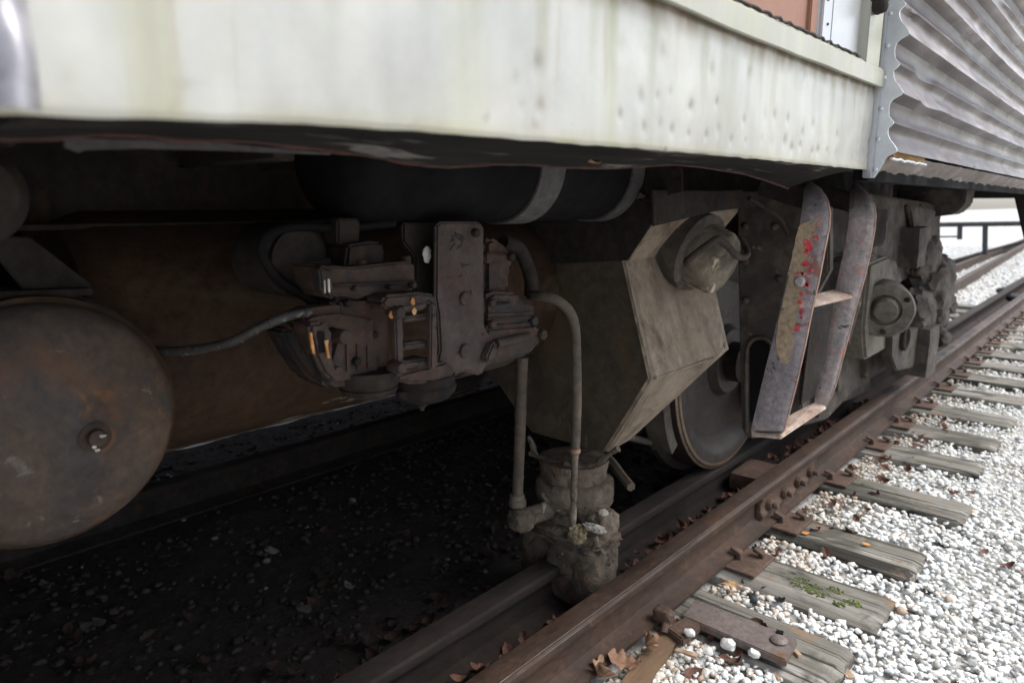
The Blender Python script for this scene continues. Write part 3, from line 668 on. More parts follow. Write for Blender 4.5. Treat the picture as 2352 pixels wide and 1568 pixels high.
pc = P(219, 1003, X=XT+.03); bm = NB(); lathe(bm, [(-.006, .021), (.004, .021), (.006, .018), (.006, .013), (.016, .011), (.017, .0)], pc+Vector((-.004, 0, 0)), (1, 0, 0), 20); rough(bm, .002, 60); obj('drain_plug', bm, M_cast, RS, True)
bm = NB(); lathe(bm, [(-.006, .029), (.001, .029), (.002, .024), (.002, 0)], pc+Vector((-.006, 0, 0)), (1, 0, 0), 24); rough(bm, .002, 50); obj('weld_ring', bm, M_tank, RS, True)
bm = NB(); 
for k in (0, 1, 4):
    a = -2.6+k*.8; lump(bm, pc+Vector((.012, .012*math.cos(a)*(1 if k % 2 else .6), .012*math.sin(a)-.004)), (.002, .004*random.random()+.001, .002), .5, 3, 2)
obj('white_scale', bm, M_white, RS, True)
# saddle strap over the reservoir
bm = NB(); prev = None
for k in range(40):
    a = math.radians(40+k*3.4); row = []
    for r, x in ((tr*1.04, XT-.13), (tr*1.065, XT-.13), (tr*1.065, XT-.07), (tr*1.04, XT-.07)): row.append(bm.verts.new((x, ty+r*math.cos(a), tz+r*math.sin(a))))
    if prev:
        for j in range(3): bm.faces.new((prev[j], prev[j+1], row[j+1], row[j]))
    prev = row
obj('saddle_strap', bm, M_dark, RS, True)
slabX('hanger_bracket', [(-60, 540), (70, 545), (212, 655), (205, 664), (130, 668), (60, 672), (0, 600), (-60, 590)], -1.16, .01, M_dark, car, .002)
slabX('hanger_plate', [(-60, 672), (60, 668), (215, 662), (215, 676), (120, 690), (-60, 700)], -1.13, .2, M_dark, car, .002)
# blurred second tank at the left edge
bm = NB(); pa = P(-60, 430, X=-.85); rr = (P(92, 430, X=-.85).y-pa.y)
lathe(bm, [(0, 0), (-.01, rr*.7), (-.03, rr*.95), (-.05, rr), (-.5, rr)], (-.85, pa.y, P(0, 575, X=-.85).z+rr*1.0), (1, 0, 0), 48); obj('round_housing', bm, M_dark, car, True)

# long brown reservoir lying along the car
XR = -1.35; p0 = P(385, 1058, X=XR); p1 = P(1050, 862, X=XR); zr = (p0.z+p1.z)/2; RR = .235; print('long tank', p0, p1)
bm = NB(); lathe(bm, [(0, 0), (.01, RR*.6), (.04, RR*.93), (.08, RR), (1.6, RR), (1.64, RR*.93), (1.67, RR*.6), (1.68, 0)], (XR-.06, .32, zr+RR), (0, 1, 0), 64); LT = obj('main_reservoir', bm, M_shell, car, True)
bm = NB(); pts = [Vector((XR-.06+(RR+.0)*math.sin(.38), y, zr+RR-(RR+.0)*math.cos(.38))) for y in np.arange(.4, 1.9, .03)]; tube(bm, pts, .003, 6, .6); obj('weld_seam', bm, M_shell, LT, True)

# pale sheen on the long tank's lower flank, put into a lighter-coloured film
bm = NB(); cx_, cz_ = XR-.06, zr+RR; g_ = {}
for i in range(110):
    for j in range(26):
        y = .45+i*.009; a = math.radians(8+j*1.5); g_[i, j] = (y, a)
vs = {}
for i in range(109):
    for j in range(25):
        y, a = g_[i, j]; lim = .55-1.1*(j/25)+.9*noise.fractal(Vector((y*4, a*6, 3)), 1, 2, 4)-1.2*max(0, .72-y)
        if lim < 0: continue
        q = []
        for (ii, jj) in ((i, j), (i+1, j), (i+1, j+1), (i, j+1)):
            if (ii, jj) not in vs:
                yy, aa = g_[ii, jj]; rr_ = RR+.0012; vs[ii, jj] = bm.verts.new((cx_+rr_*math.sin(aa), yy, cz_-rr_*math.cos(aa)))
            q.append(vs[ii, jj])
        bm.faces.new(q)
obj('mud_and_sheen', bm, mat('painted_sheen', [(.07, .055, .042), (.12, .098, .075)], 14, bump=.6, bscale=90), LT, True)
# ------------------------------------------------------------------ waste tank hopper
YH = 1.5; HP = NB()
def ring(px_list_front, y1, inner):
    pass
lv = [((1512, 440), 2.02, -1.55), ((1508, 500), 2.0, -1.55), ((1440, 600), 1.98, -1.55), ((1500, 870), 1.98, -1.52), ((1395, 1040), 1.66, -1.27)]
rings = []
for (px, yb, xi) in lv:
    p = P(*px, Y=YH); yf = YH; 
    rings.append([HP.verts.new(v) for v in ((xi, yf, p.z), (p.x-.015, yf, p.z), (p.x, yf+.015, p.z+.0), (p.x, yb-.05, p.z+.01), (p.x-.05, yb, p.z+.01), (xi, yb, p.z))])
for a, b in zip(rings, rings[1:]):
    for k in range(6): HP.faces.new((a[k], a[(k+1) % 6], b[(k+1) % 6], b[k]))
HP.faces.new(rings[0]); HP.faces.new(rings[-1][::-1])
bmesh.ops.subdivide_edges(HP, edges=HP.edges, cuts=5, use_grid_fill=True); rough(HP, .0022, 7)
HO = obj('waste_tank', HP, M_hop, car, 25)
HO.data.materials.append(mat('shaded_brown_tank_front', [(.03, .023, .016), (.05, .038, .026), (.07, .052, .035)], 5, bump=.4, bscale=50, spots=[((.085, .055, .02), 5, .56, .75, (1, 1, .4)), ((.10, .085, .06), 16, .62, .72, (1, 1, .25))]))
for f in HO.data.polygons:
    if f.normal.y < -.75: f.material_index = 1  # front faces: shade painted in as a darker brown, with drips
slabY('gusset_plate', [(1075, 452), (1512, 455), (1566, 440), (1566, 372), (1075, 372)], YH-.012, .008, M_dark, HO, .001)
slabY('front_plate', [(1095, 452), (1510, 455), (1506, 500), (1441, 598), (1290, 606), (1100, 590)], YH-.018, .006, M_dark, HO, .0015)
for (x, y) in ((1478, 449), (1466, 452)):
    bm = NB(); p = P(x, y, Y=YH-.02); cyl(bm, p, p+Vector((0, -.014, 0)), .006, seg=8); obj('bolt', bm, M_band, HO, True)
slabY('bolt_tab', [(1404, 478), (1468, 458), (1475, 464), (1412, 485)], YH-.024, .004, M_dark, HO, .001)
# weld beads along the folded edges of the tank
for n_, pl in (('a', ((1441, 602), (1462, 700), (1482, 790), (1500, 868))), ('b', ((1500, 872), (1465, 930), (1430, 985), (1397, 1036)))):
    bm = NB(); tube(bm, spline([P(x, y, Y=YH)+Vector((-.004, -.001, 0)) for x, y in pl], 14), .0032, 6, 1.3); obj('weld_bead', bm, M_hop, HO, True)
bm = NB(); pA, pB = P(1500, 870, Y=YH), P(1500, 870, Y=YH); tube(bm, [Vector((pA.x+.001, YH+.01+.40*k/30, pA.z+.0005*math.sin(k*3))) for k in range(25)], .003, 6, 1.3); obj('weld_bead', bm, M_hop, HO, True)
slabX('shade_plate', [(1500, 436), (1740, 440), (1738, 474), (1640, 486), (1560, 506), (1502, 520)], -.845, .006, M_dark, HO, .0015)  # added dark plate stands in for shade on the tank's upper side
# crusty bead where tank meets outlet
st0 = P(1318, 1050, Y=YH+.06); RO = .098
bm = NB(); pts = []
fr = [(1218, 1040), (1245, 1052), (1290, 1065), (1330, 1070), (1370, 1062), (1400, 1042), (1420, 1030)]
tube(bm, spline([P(x, y, Y=YH-.004) for x, y in fr], 8), .007, 8, 1.2); rough(bm, .004, 50); obj('sealant_bead', bm, M_crust, HO, True)
bm = NB(); tube(bm, spline([P(x, y, Y=YH-.003) for x, y in ((1214, 1000), (1222, 1020), (1238, 1050))], 6), .006, 8, 1.2); rough(bm, .004, 50); obj('sealant_bead', bm, M_crust, HO, True)
# outlet body
DV = thing
def pxlump(name, x, y, Y, wpx, hpx, depth, m=M_crust, amp=.12, fq=2.4, sq=1.5, sub=4, par=HO):
    c = P(x, y, Y=Y); dz = hpx*depth_of(c)/1600*1.02; dx = wpx*depth_of(c)/1600
    bm = NB(); lump(bm, c, (dx/2*1.02, min(depth, dx)/2, dz/2), amp, fq, sub, sq); return obj(name, bm, m, par, True)
def neck(name, x, y0, y1, wpx, Y, m=M_crust, prof=None):
    c0, c1 = P(x, y0, Y=Y), P(x, y1, Y=Y); r = .9*wpx/2*depth_of(c0)/1600; bm = NB(); L_ = c0.z-c1.z
    n = 14; pr = []
    for k in range(n+1):
        t = k/n; pr.append((-t*L_, r*(prof(t) if prof else 1)))
    pr = [(0, 0)]+pr+[(-L_, 0)]
    lathe(bm, pr, (c0.x, Y, c0.z), (0, 0, 1), 40); rough(bm, .006, 26, 0, 4); return obj(name, bm, m, HO, True)
neck('outlet_neck', 1318, 1050, 1100, 175, YH+.06, prof=lambda t: 1-.06*t)
neck('outlet_flange', 1320, 1092, 1152, 196, YH+.06, prof=lambda t: .88+.14*math.sin(math.pi*t)**.5)
neck('outlet_collar', 1318, 1140, 1176, 176, YH+.06, prof=lambda t: .97+.05*math.sin(t*9))
neck('outlet_body', 1305, 1168, 1232, 160, YH+.05, prof=lambda t: .95+.05*math.sin(t*5))
pxlump('outlet_elbow', 1370, 1200, YH+.02, 88, 76, .10, amp=.16)
pxlump('outlet_rib', 1320, 1222, YH+.0, 190, 34, .15, amp=.2, sq=2)
pxlump('valve_lobe', 1250, 1268, YH+.02, 84, 128, .10, amp=.08, sq=4)
pxlump('valve_lobe', 1336, 1296, YH-.0, 138, 158, .14, amp=.09, sq=4)
pxlump('valve_lobe', 1388, 1262, YH+.02, 52, 70, .08, amp=.2)
pxlump('hardened_lump', 1326, 1226, YH-.06, 40, 46, .05, mat('yellow_foam_crust', [(.12, .095, .06), (.34, .28, .17)], 30, bump=1, bscale=60, bdist=.008), .3, 3, 0)
pxlump('hardened_lump', 1366, 1212, YH-.05, 52, 14, .03, M_white, .5, 4, 0)
pxlump('hardened_lump', 1386, 1176, YH-.03, 20, 14, .02, M_white, .5, 4, 0)
bm = NB(); tube(bm, spline([P(x, y, Y=YH-.072) for x, y in ((1366, 1232), (1370, 1246), (1360, 1262), (1376, 1270), (1384, 1264))], 6), .006, 8, .8); obj('hardened_bead', bm, M_crust, HO, True)
# leaning bar behind the outlet
bm = NB(); a, b = P(1395, 1050, Y=1.75), P(1450, 1118, Y=1.62); cyl(bm, a, b, .016, .014, 6); rough(bm, .003, 30, 2); obj('leaning_bar', bm, M_pipe, HO, True, 0)
# drain pipes
bm = NB(); YP = 1.36; pa = [P(x, y, Y=YP) for x, y in ((1200, 820), (1197, 900), (1194, 1000), (1190, 1100), (1189, 1140))]; tube(bm, spline(pa, 6), .0155, 18, .05)
DP = obj('drain_pipe', bm, M_pipe, car, True)
bm = NB(); c = P(1188, 1142, Y=YP); lathe(bm, [(-.024, .022), (-.022, .0245), (-.006, .0245), (-.004, .021), (.012, .020)], c, (0, 0, 1), 24); rough(bm, .002, 40); obj('pipe_coupling', bm, M_crust, DP, True)
bm = NB(); c = P(1196, 1192, Y=YP); lump(bm, c, (.036, .034, .034), .1, 3, 4, .6); cyl(bm, c, c+Vector((.03, .14, .004)), .026); rough(bm, .002, 40); obj('pipe_elbow', bm, M_crust, DP, True)
bm = NB(); pb = [P(x, y, X=XX) for x, y, XX in ((1218, 678, -.98), (1245, 680, -.93), (1280, 690, -.90), (1308, 715, -.89), (1321, 755, -.885), (1324, 820, -.885), (1325, 920, -.885), (1321, 1040, -.885))]; 
pbs = spline(pb, 8); tube(bm, pbs, [.0108 if k < len(pbs)*.72 else .0108 for k in range(len(pbs))], 16, .05); BP = obj('vent_pipe', bm, M_pipe, car, True)
bm = NB(); pe = [P(x, y, X=-.885) for x, y in ((1321, 1030), (1319, 1100), (1317, 1160), (1316, 1208))]; tube(bm, spline(pe, 6), .0085, 12, .4); obj('thin_rod', bm, M_crust, BP, True)
bm = NB(); c = P(1321, 1034, X=-.885); lump(bm, c, (.0125, .0125, .009), .2, 3, 2); obj('rusty_joint', bm, M_edge, BP, True)
# capped inlet with bail handle on the side of the tank
ax = Vector((.93, -.08, -.30)).normalized(); c = P(1622, 588, X=-.86)-ax*.02
bm = NB(); lathe(bm, [(-.10, .105), (-.02, .108), (.0, .108), (.004, .103), (.004, .0)], c, ax, 56); rough(bm, .002, 14); IN = obj('capped_inlet', bm, M_bogie, HO, 40)
bm = NB(); c2 = c+ax*.002+Vector((0, .012, -.006)); lathe(bm, [(0, .088), (.05, .086), (.064, .078), (.070, .05), (.071, 0)], c2, ax, 48); rough(bm, .0035, 22, 0, 4)
M_cap = mat('mud_caked_cap', [(.06, .055, .04), (.12, .1, .075), (.26, .22, .16)], 9, bump=1, bscale=40, bdist=.006, spots=[((.42, .36, .27), 9, .56, .62, (1, 1, 1), 1.5), ((.05, .055, .03), 12, .6, .66)])
obj('inlet_cap', bm, M_cap, IN, 50)
bm = NB(); hp = [P(x, y, X=XX) for x, y, XX in ((1578, 606, -.80), (1584, 594, -.79), (1640, 552, -.77), (1652, 552, -.765), (1672, 566, -.76), (1692, 588, -.76), (1712, 590, -.765), (1716, 576, -.79), (1700, 545, -.82))]
tube(bm, spline(hp, 5), .0088, 10, .1); obj('bail_handle', bm, M_cast, IN, True)
bm = NB(); lump(bm, c2+ax*.066+Vector((.0, .03, .045)), (.008, .028, .024), .35, 4, 3); obj('mud_patch', bm, mat('mud_and_sheen', [(.3, .24, .17), (.4, .33, .25)], 30, bump=.6), IN, True)
# pale blister high on the side face
slabY('weld_mark', [(1560, 560), (1566, 566), (1564, 610), (1557, 600)], 1.7, .003, M_hop, HO, .001)

# ------------------------------------------------------------------ brake valve assembly
def PA(zx, zy): return (574+zx*.3418, 316+zy*.3418)          # survey close-up -> photograph position
XV = -.95
BV = slabX('brake_valve', [PA(*p) for p in ((1255, 585), (1290, 565), (1545, 565), (1578, 600), (1580, 1270), (1640, 1350), (1620, 1480), (1560, 1600), (1440, 1570), (1300, 1640), (1250, 1560), (1280, 1430), (1268, 1180), (1250, 1080))], XV+.02, .012, M_plate, car, .004)
def va(name, pts, dx, th, m=M_cast, bev=.004):
    bm = NB(); prism(bm, [P(*PA(*p), X=XV+dx) for p in pts], (-th, 0, 0)); bmesh.ops.recalc_face_normals(bm, faces=bm.faces)
    if bev >= .003:          # sand-cast look: worn corners and an uneven skin
        bmesh.ops.bevel(bm, geom=[e for e in bm.edges if e.calc_face_angle(0) > .4], offset=bev, segments=2, affect='EDGES', clamp_overlap=True)
        bmesh.ops.triangulate(bm, faces=bm.faces)
        for _ in range(3):
            bmesh.ops.subdivide_edges(bm, edges=[e for e in bm.edges if e.calc_length() > .009], cuts=1)
            bmesh.ops.triangulate(bm, faces=bm.faces)
        rough(bm, .0016, 70, 0, 3)
    return obj(name, bm, m, BV, 50)
def vcyl(name, zx, zy, dx0, dx1, rpx, m=M_cast, seg=20, rg=.0):
    p = P(*PA(zx, zy), X=XV+dx0); r = (P(*PA(zx+rpx, zy), X=XV+dx0)-p).length; bm = NB(); cyl(bm, p, p+Vector((dx1-dx0, 0, 0)), r, seg=seg); 
    return obj(name, bm, m, BV, True, min(.002, r*.2), 1)
va('bracket_plate', ((1030, 570), (1250, 575), (1250, 1080), (1110, 1060), (1110, 800), (1030, 700)), -.03, .015, M_dark)
M_hole = M_white
bm = NB(); p = P(*PA(1190, 785), X=XV-.004); lump(bm, p, (.003, .0095, .014), .35, 3, 3); obj('paint_blob', bm, mat('chalky_blob', [(.42, .42, .38), (.5, .5, .46)], 60, bump=.5), BV, True)
# back plate and upper body
va('upper_block', ((590, 540), (745, 545), (740, 715), (590, 720)), -.02, .04, M_dark)
va('rear_rib', ((300, 880), (420, 840), (590, 800), (640, 805), (640, 860), (590, 865), (500, 870), (340, 900)), -.04, .06)
va('upper_housing', ((640, 900), (660, 720), (820, 695), (890, 705), (907, 740), (907, 870), (700, 900)), .0, .08, M_dark, .008)
FL = va('flange', ((470, 860), (700, 870), (1000, 835), (1095, 838), (1113, 860), (1113, 1025), (850, 1040), (740, 1085), (600, 1060), (540, 1090), (480, 1040)), .03, .10, M_cast, .005)
va('flange_joint', ((560, 985), (1118, 960), (1118, 985), (560, 1012)), .036, .10, M_dark, .002)
for zx, zy in ((748, 852), (1046, 826)):
    bm = NB(); p = P(*PA(zx, zy), X=XV+.0); cyl(bm, p-Vector((0, 0, .012)), p+Vector((0, 0, .008)), .010, seg=6); obj('bolt', bm, M_cast, BV, True, .0015, 1)
va('middle_body', ((560, 1060), (860, 1040), (900, 1060), (960, 1100), (960, 1640), (600, 1640), (640, 1300), (570, 1180)), .01, .10, M_cast, .012)
va('side_body', ((310, 1210), (430, 1150), (600, 1130), (860, 1190), (900, 1640), (560, 1690), (470, 1640), (560, 1330), (420, 1330)), .02, .06, M_cast, .012)
# slotted cage
va('cage_top', ((885, 1110), (920, 1060), (1130, 1040), (1250, 1055), (1275, 1100), (1240, 1140), (1200, 1110), (1020, 1130), (950, 1160), (905, 1150)), .065, .05, M_cast, .005)
va('cage_bar', ((975, 1150), (1030, 1150), (1042, 1600), (990, 1600)), .065, .012, M_plate, .003)
va('cage_bar', ((1218, 1120), (1255, 1120), (1270, 1540), (1215, 1560)), .065, .012, M_plate, .003)
for a, b in ((1190, 1240), (1370, 1430), (1490, 1555)): va('cage_rung', ((1030, a+15), (1215, a-10), (1215, b-15), (1030, b)), .05, .025, M_plate, .004)
va('cage_rung', ((1020, 1120), (1195, 1100), (1195, 1150), (1020, 1185)), .06, .02, M_plate, .004)
va('cage_floor', ((985, 1590), (1045, 1570), (1215, 1530), (1330, 1500), (1400, 1570), (1340, 1640), (1100, 1660), (990, 1640)), .05, .09, M_cast, .006)
for zx, zy in ((935, 1165), (945, 1530)): vcyl('bolt', zx, zy, .05, .082, 36, M_cast, 6)
for zx, zy in ((1095, 1100), (1105, 1165), (950, 1190)):
    bm = NB(); p = P(*PA(zx, zy), X=XV+.068); lump(bm, p, (.002, .004, .006), .5, 4, 2); obj('rust_drip', bm, M_ochre, BV, True)
for zx, zy in ((1440, 1430), (1440, 1080)): vcyl('bolt', zx, zy, .02, .027, 34, M_plate, 20)
# bolts and lever on the lower left
for zx, zy, r in ((330, 1265, 40), (545, 1320, 45), (500, 1560, 45)): vcyl('bolt', zx, zy, .02, .06, r, M_cast, 8)
va('lever_arm', ((400, 1250), (500, 1230), (560, 1290), (560, 1460), (590, 1600), (560, 1640), (500, 1590), (440, 1460), (405, 1330)), .07, .02, M_cast, .006)
va('lever_slot', ((455, 1300), (500, 1300), (510, 1440), (470, 1450)), .072, .006, M_black, .002)
va('lever_foot', ((200, 1290), (290, 1280), (480, 1560), (560, 1600), (560, 1700), (400, 1620), (300, 1480)), .01, .05, M_dark, .006)
for pts in (((405, 1310), (418, 1310), (432, 1400), (440, 1455), (425, 1450), (412, 1400)), ((505, 1365), (530, 1360), (525, 1400), (540, 1480), (525, 1480), (512, 1410))): va('rust_drip', pts, .076, .003, M_ochre, .0006)
va('hook', ((465, 870), (540, 900), (560, 990), (580, 1060), (560, 1080), (520, 1010), (480, 1050), (475, 960)), .05, .02, M_cast, .004)
for pts in (((525, 950), (537, 950), (540, 1040), (530, 1040)), ((500, 960), (507, 960), (510, 1045), (503, 1045))): va('pale_drip', pts, .053, .002, M_white, .0005)
# lower bowls
def depth_of(p): return (p-Vector((0, 0, H))).dot(e3)
def bowl(name, x, y0, y1, wpx, X, m=M_cast, prof=None):
    c0, c1 = P(x, y0, X=X), P(x, y1, X=X); r = abs((P(x+wpx/2, y0, X=X)-P(x-wpx/2, y0, X=X)).y)*0+(wpx/2)*depth_of(c0)/1600; bm = NB(); L_ = c0.z-c1.z
    lathe(bm, [(0, 0)]+[(-L_*t, r*q) for t, q in prof]+[(-L_, 0)], (X, c0.y, c0.z), (0, 0, 1), 32); rough(bm, .0016, 40); return obj(name, bm, m, BV, True)
bowl('lower_bowl', 846, 845, 912, 150, XV-.0, M_dark, ((0, 1), (.45, .98), (.6, .85), (.62, .9), (.8, .84), (.95, .6)))
bowl('lower_bowl', 975, 858, 920, 140, XV-.0, M_dark, ((0, 1), (.3, .98), (.4, 1.04), (.6, 1.0), (.85, .8), (1, .5)))
bowl('drain_cock', 968, 905, 942, 36, XV, M_dark, ((0, .9), (.3, .9), (.35, .5), (.5, .7), (.7, .7), (.8, .35), (1, .3)))
bowl('drain_cock', 930, 895, 915, 40, XV, M_dark, ((0, 1), (.6, 1), (1, .6)))
# right hand portion
va('right_upper', ((1585, 690), (1640, 665), (1690, 700), (1745, 740), (1765, 770), (1780, 850), (1750, 900), (1762, 1030), (1585, 1060)), -.02, .07, M_cast, .01)
va('right_collar', ((1585, 780), (1600, 770), (1690, 775), (1770, 780), (1775, 830), (1700, 835), (1585, 845)), -.01, .08, M_cast, .006)
va('right_shoulder', ((1585, 1065), (1650, 1035), (1800, 1040), (1815, 1080), (1850, 1095), (1920, 1105), (1925, 1260), (1585, 1280)), .005, .09, M_cast, .008)
va('right_step', ((1640, 1110), (1760, 1100), (1760, 1120), (1640, 1130)), .012, .02, M_dark, .003)
va('right_ear', ((1585, 1270), (1925, 1245), (1960, 1270), (1975, 1320), (1950, 1400), (1880, 1470), (1700, 1510), (1580, 1540)), .02, .05, M_cast, .01)
va('slot', ((1640, 1350), (1860, 1310), (1870, 1330), (1650, 1375)), .0215, .01, M_black, .003)
bm = NB(); cyl(bm, P(*PA(1655, 1385), X=XV+.03), P(*PA(1870, 1335), X=XV+.03), .0095, seg=16); obj('long_bolt', bm, M_cast, BV, True)
va('ear_plate', ((1595, 1480), (1640, 1370), (1670, 1380), (1660, 1470), (1600, 1520)), .04, .02, M_plate, .004)
bm = NB(); tube(bm, spline([P(*PA(x, y), X=XV-.06) for x, y in ((1700, 700), (1800, 740), (1860, 850), (1890, 960), (1890, 1060))], 6), .016, 14); obj('curved_pipe', bm, M_dark, BV, True)
bm = NB(); tube(bm, spline([P(x, y, X=-.99) for x, y in ((905, 512), (860, 517), (780, 524), (690, 520), (635, 530), (606, 552), (604, 588), (640, 640), (700, 680), (735, 700))], 8), .0078, 12); obj('air_hose', bm, M_black, BV, True)
bm = NB(); p = P(690, 598, X=-1.0); cyl(bm, p, p+Vector((-.12, 0, 0)), .06, seg=32); obj('filter_cup', bm, M_dark, BV, True, .01)
# hex nuts, studs and casting ribs on the valve
for zx, zy, dx, r_ in ((500, 905, .034, 20), (690, 1010, .036, 18), (1075, 990, .038, 18), (640, 1110, .012, 24), (920, 1000, .038, 16), (1610, 1250, .01, 22), (1890, 1230, .008, 24), (1610, 1105, .008, 20), (1740, 800, -.006, 20), (1950, 1320, .022, 24), (1320, 1590, .022, 20), (1500, 640, .022, 22), (700, 1500, .022, 26), (820, 1320, .014, 22)):
    vcyl('hex_nut', zx, zy, dx-.004, dx+.009, r_, M_cast if zx % 20 else M_dark, 6)
for zx, zy, l in ((650, 1380, 190), (720, 1390, 170), (790, 1400, 150)):
    va('casting_rib', ((zx, zy), (zx+16, zy), (zx+20, zy+l), (zx+4, zy+l)), .024, .012, M_cast, .002)
for zx0, zx1, zy in ((1600, 1900, 1185), (1600, 1900, 1215)):
    va('casting_rib', ((zx0, zy), (zx1, zy-12), (zx1, zy), (zx0, zy+12)), .010, .01, M_cast, .0015)
# copper pipe from the reservoir
bm = NB(); cp = spline([P(x, y, X=XX) for x, y, XX in ((350, 806, -1.14), (400, 806, -1.10), (460, 801, -1.05), (530, 785, -1.0), (600, 750, -.96), (660, 726, -.945), (712, 716, -.94))], 10); tube(bm, cp, .0075, 14, .1)
for k in range(8, len(cp), 5):
    if random.random() < .7: lump(bm, cp[k], (.009, .006, .0085), .25, 3, 2)
obj('copper_pipe', bm, M_copper, car, True)

# ------------------------------------------------------------------ boarding step
def PZ4(zx, zy): return (1608+zx*.3164, 344.5+zy*.3164)
SP = None
def stile(Y, outl, m):
    bm = NB(); prism(bm, [P(x, y, Y=Y) for x, y in outl], (0, .010, 0)); return bm
Y_s1 = P(1905, 480, X=-.55).y
Ys1 = 1.60
def edge_at(tab, y):      # tab sorted by y
    return lerp([(b, a) for a, b in tab], y)
def bar(name, left, right, Y, m, top, bot_, parent):
    """a flat bar seen broadside; its head and foot bend away from the observer"""
    bm = NB(); n = 64; th = .0095; rows = []; C0 = Vector((0, 0, H))
    for i in range(n+1):
        t = i/n; y = top+(bot_-top)*(t if 0.06 < t < .94 else t)
        xl, xr = edge_at(left, y), edge_at(right, y); row = []
        bend = .07*max(0, 1-(y-top)/80)**2+.06*max(0, 1-(bot_-y)/24)**2
        for j in range(7):
            u_ = j/6; p = P(xl+(xr-xl)*u_, y, Y=Y); p = C0+(p-C0)*(1+bend+.003*(abs(2*u_-1)**6)); row.append(p)
        rows.append(row)
    F_ = [[bm.verts.new(p) for p in r_] for r_ in rows]; B_ = [[bm.verts.new(p+Vector((0, th, 0))) for p in r_] for r_ in rows]
    for i in range(n):
        for j in range(6):
            bm.faces.new((F_[i][j], F_[i][j+1], F_[i+1][j+1], F_[i+1][j])); bm.faces.new((B_[i][j], B_[i+1][j], B_[i+1][j+1], B_[i][j+1]))
        for j in (0, 6): bm.faces.new((F_[i][j], F_[i+1][j], B_[i+1][j], B_[i][j]))
    for i in (0, n):
        for j in range(6): bm.faces.new((F_[i][j], B_[i][j], B_[i][j+1], F_[i][j+1]))
    o = obj(name, bm, m, parent, 50)
    e = NB()          # bright worn rust on the outer edge
    for i in range(3, n):
        q = [e.verts.new(p) for p in (rows[i][6]+Vector((.0012, -.0004, 0)), rows[i][6]+Vector((.0012, th+.0004, 0)), rows[i+1][6]+Vector((.0012, th+.0004, 0)), rows[i+1][6]+Vector((.0012, -.0004, 0)))]
        e.faces.new(q)
    bmesh.ops.remove_doubles(e, verts=e.verts, dist=1e-4); obj('rusty_edge', e, M_edge, o if parent is None or parent is car else parent, True)
    return o
L1 = [(1857, 416), (1847, 430), (1845, 455), (1842, 480), (1836, 520), (1824, 570), (1812, 620), (1796, 690), (1775, 780), (1757, 850), (1738, 930), (1725, 985), (1727, 1002)]
R1 = [(1860, 416), (1884, 434), (1899, 460), (1905, 490), (1903, 520), (1893, 570), (1880, 640), (1862, 720), (1846, 800), (1828, 880), (1810, 950), (1799, 988), (1790, 1002)]
STEP = bar('boarding_step', L1, R1, Ys1, M_step2, 416, 1004, car)
STEP['label'] = 'bent iron boarding step with flaking grey and red paint'
p_ = P(1905, 490, Y=Ys1); Ys2 = P(2010, 490, X=p_.x).y
L2 = [(1963, 420), (1953, 434), (1951, 460), (1950, 500), (1942, 560), (1930, 610), (1918, 668), (1908, 740), (1895, 820), (1880, 880), (1872, 905), (1871, 930)]
R2 = [(1966, 420), (1990, 440), (2005, 465), (2010, 492), (2008, 525), (1998, 580), (1984, 640), (1966, 700), (1951, 760), (1935, 820), (1918, 885), (1905, 920), (1897, 934)]
bar('stile', L2, R2, Ys2, M_step, 420, 934, STEP)
for (xx0, yy0, YY) in ((1846, 470, Ys1), (1952, 478, Ys2)):
    bm = NB(); p = P(xx0+18, yy0, Y=YY); box(bm, p+Vector((-.10, .10, .03)), (.13, .012, .05), Matrix.Rotation(.3, 3, 'Y')); obj('step_bracket', bm, M_dark, STEP, True, .004)
# paint left on the near stile: a tan coat and red flakes, each a thin raised film
def film(name, pts, m, dz=.0009, n=1):
    bm = NB(); prism(bm, [P(x, y, Y=Ys1-.0004) for x, y in pts], (0, -dz, 0)); return bm
M_tan = mat('tan_paint', [(.28, .21, .135), (.37, .28, .19), (.3, .23, .16)], 10, (.45, .65), bump=.5, bscale=110, spots=[((.3, .16, .12), 26, .6, .68), ((.12, .105, .09), 30, .6, .66)])
tan = [(716, 560), (694, 640), (672, 740), (655, 820), (634, 902), (650, 912), (630, 990), (604, 1090), (582, 1190), (566, 1300), (553, 1400), (566, 1480), (588, 1538), (622, 1552), (645, 1540), (664, 1470), (684, 1380), (690, 1290), (706, 1200), (722, 1120), (735, 1040), (728, 985), (745, 950), (762, 900), (752, 870), (780, 790), (800, 700), (822, 620), (846, 560), (850, 520), (800, 515), (750, 525)]
pp = []
for i, a in enumerate(tan):
    b = tan[(i+1) % len(tan)]; pp.append(a); pp.append(((a[0]+b[0])/2+random.uniform(-6, 6), (a[1]+b[1])/2+random.uniform(-6, 6)))
obj('tan_paint', film('t', [PZ4(*p) for p in pp], None), M_tan, STEP)
rf = NB()
for zx, zy, w_, h_ in ((785, 690, 26, 46), (770, 742, 16, 20), (768, 822, 24, 22), (722, 900, 24, 12), (760, 896, 22, 16), (800, 868, 18, 16), (796, 915, 14, 12), (768, 985, 20, 18), (782, 965, 14, 18), (736, 1046, 13, 13), (722, 1105, 14, 15), (748, 1098, 13, 14), (742, 1135, 16, 16), (738, 1170, 15, 20), (703, 1290, 18, 22), (690, 1312, 9, 8), (735, 1215, 8, 10), (845, 640, 14, 18), (745, 835, 10, 8)):
    n = 13; pp = []
    for k in range(n):
        a = 6.283*k/n; q = random.uniform(.55, 1.15); pp.append(PZ4(zx+1.35*w_*q*math.cos(a), zy+1.3*h_*q*math.sin(a)))
    prism(rf, [P(x, y, Y=Ys1-.0012) for x, y in pp], (0, -.0008, 0))
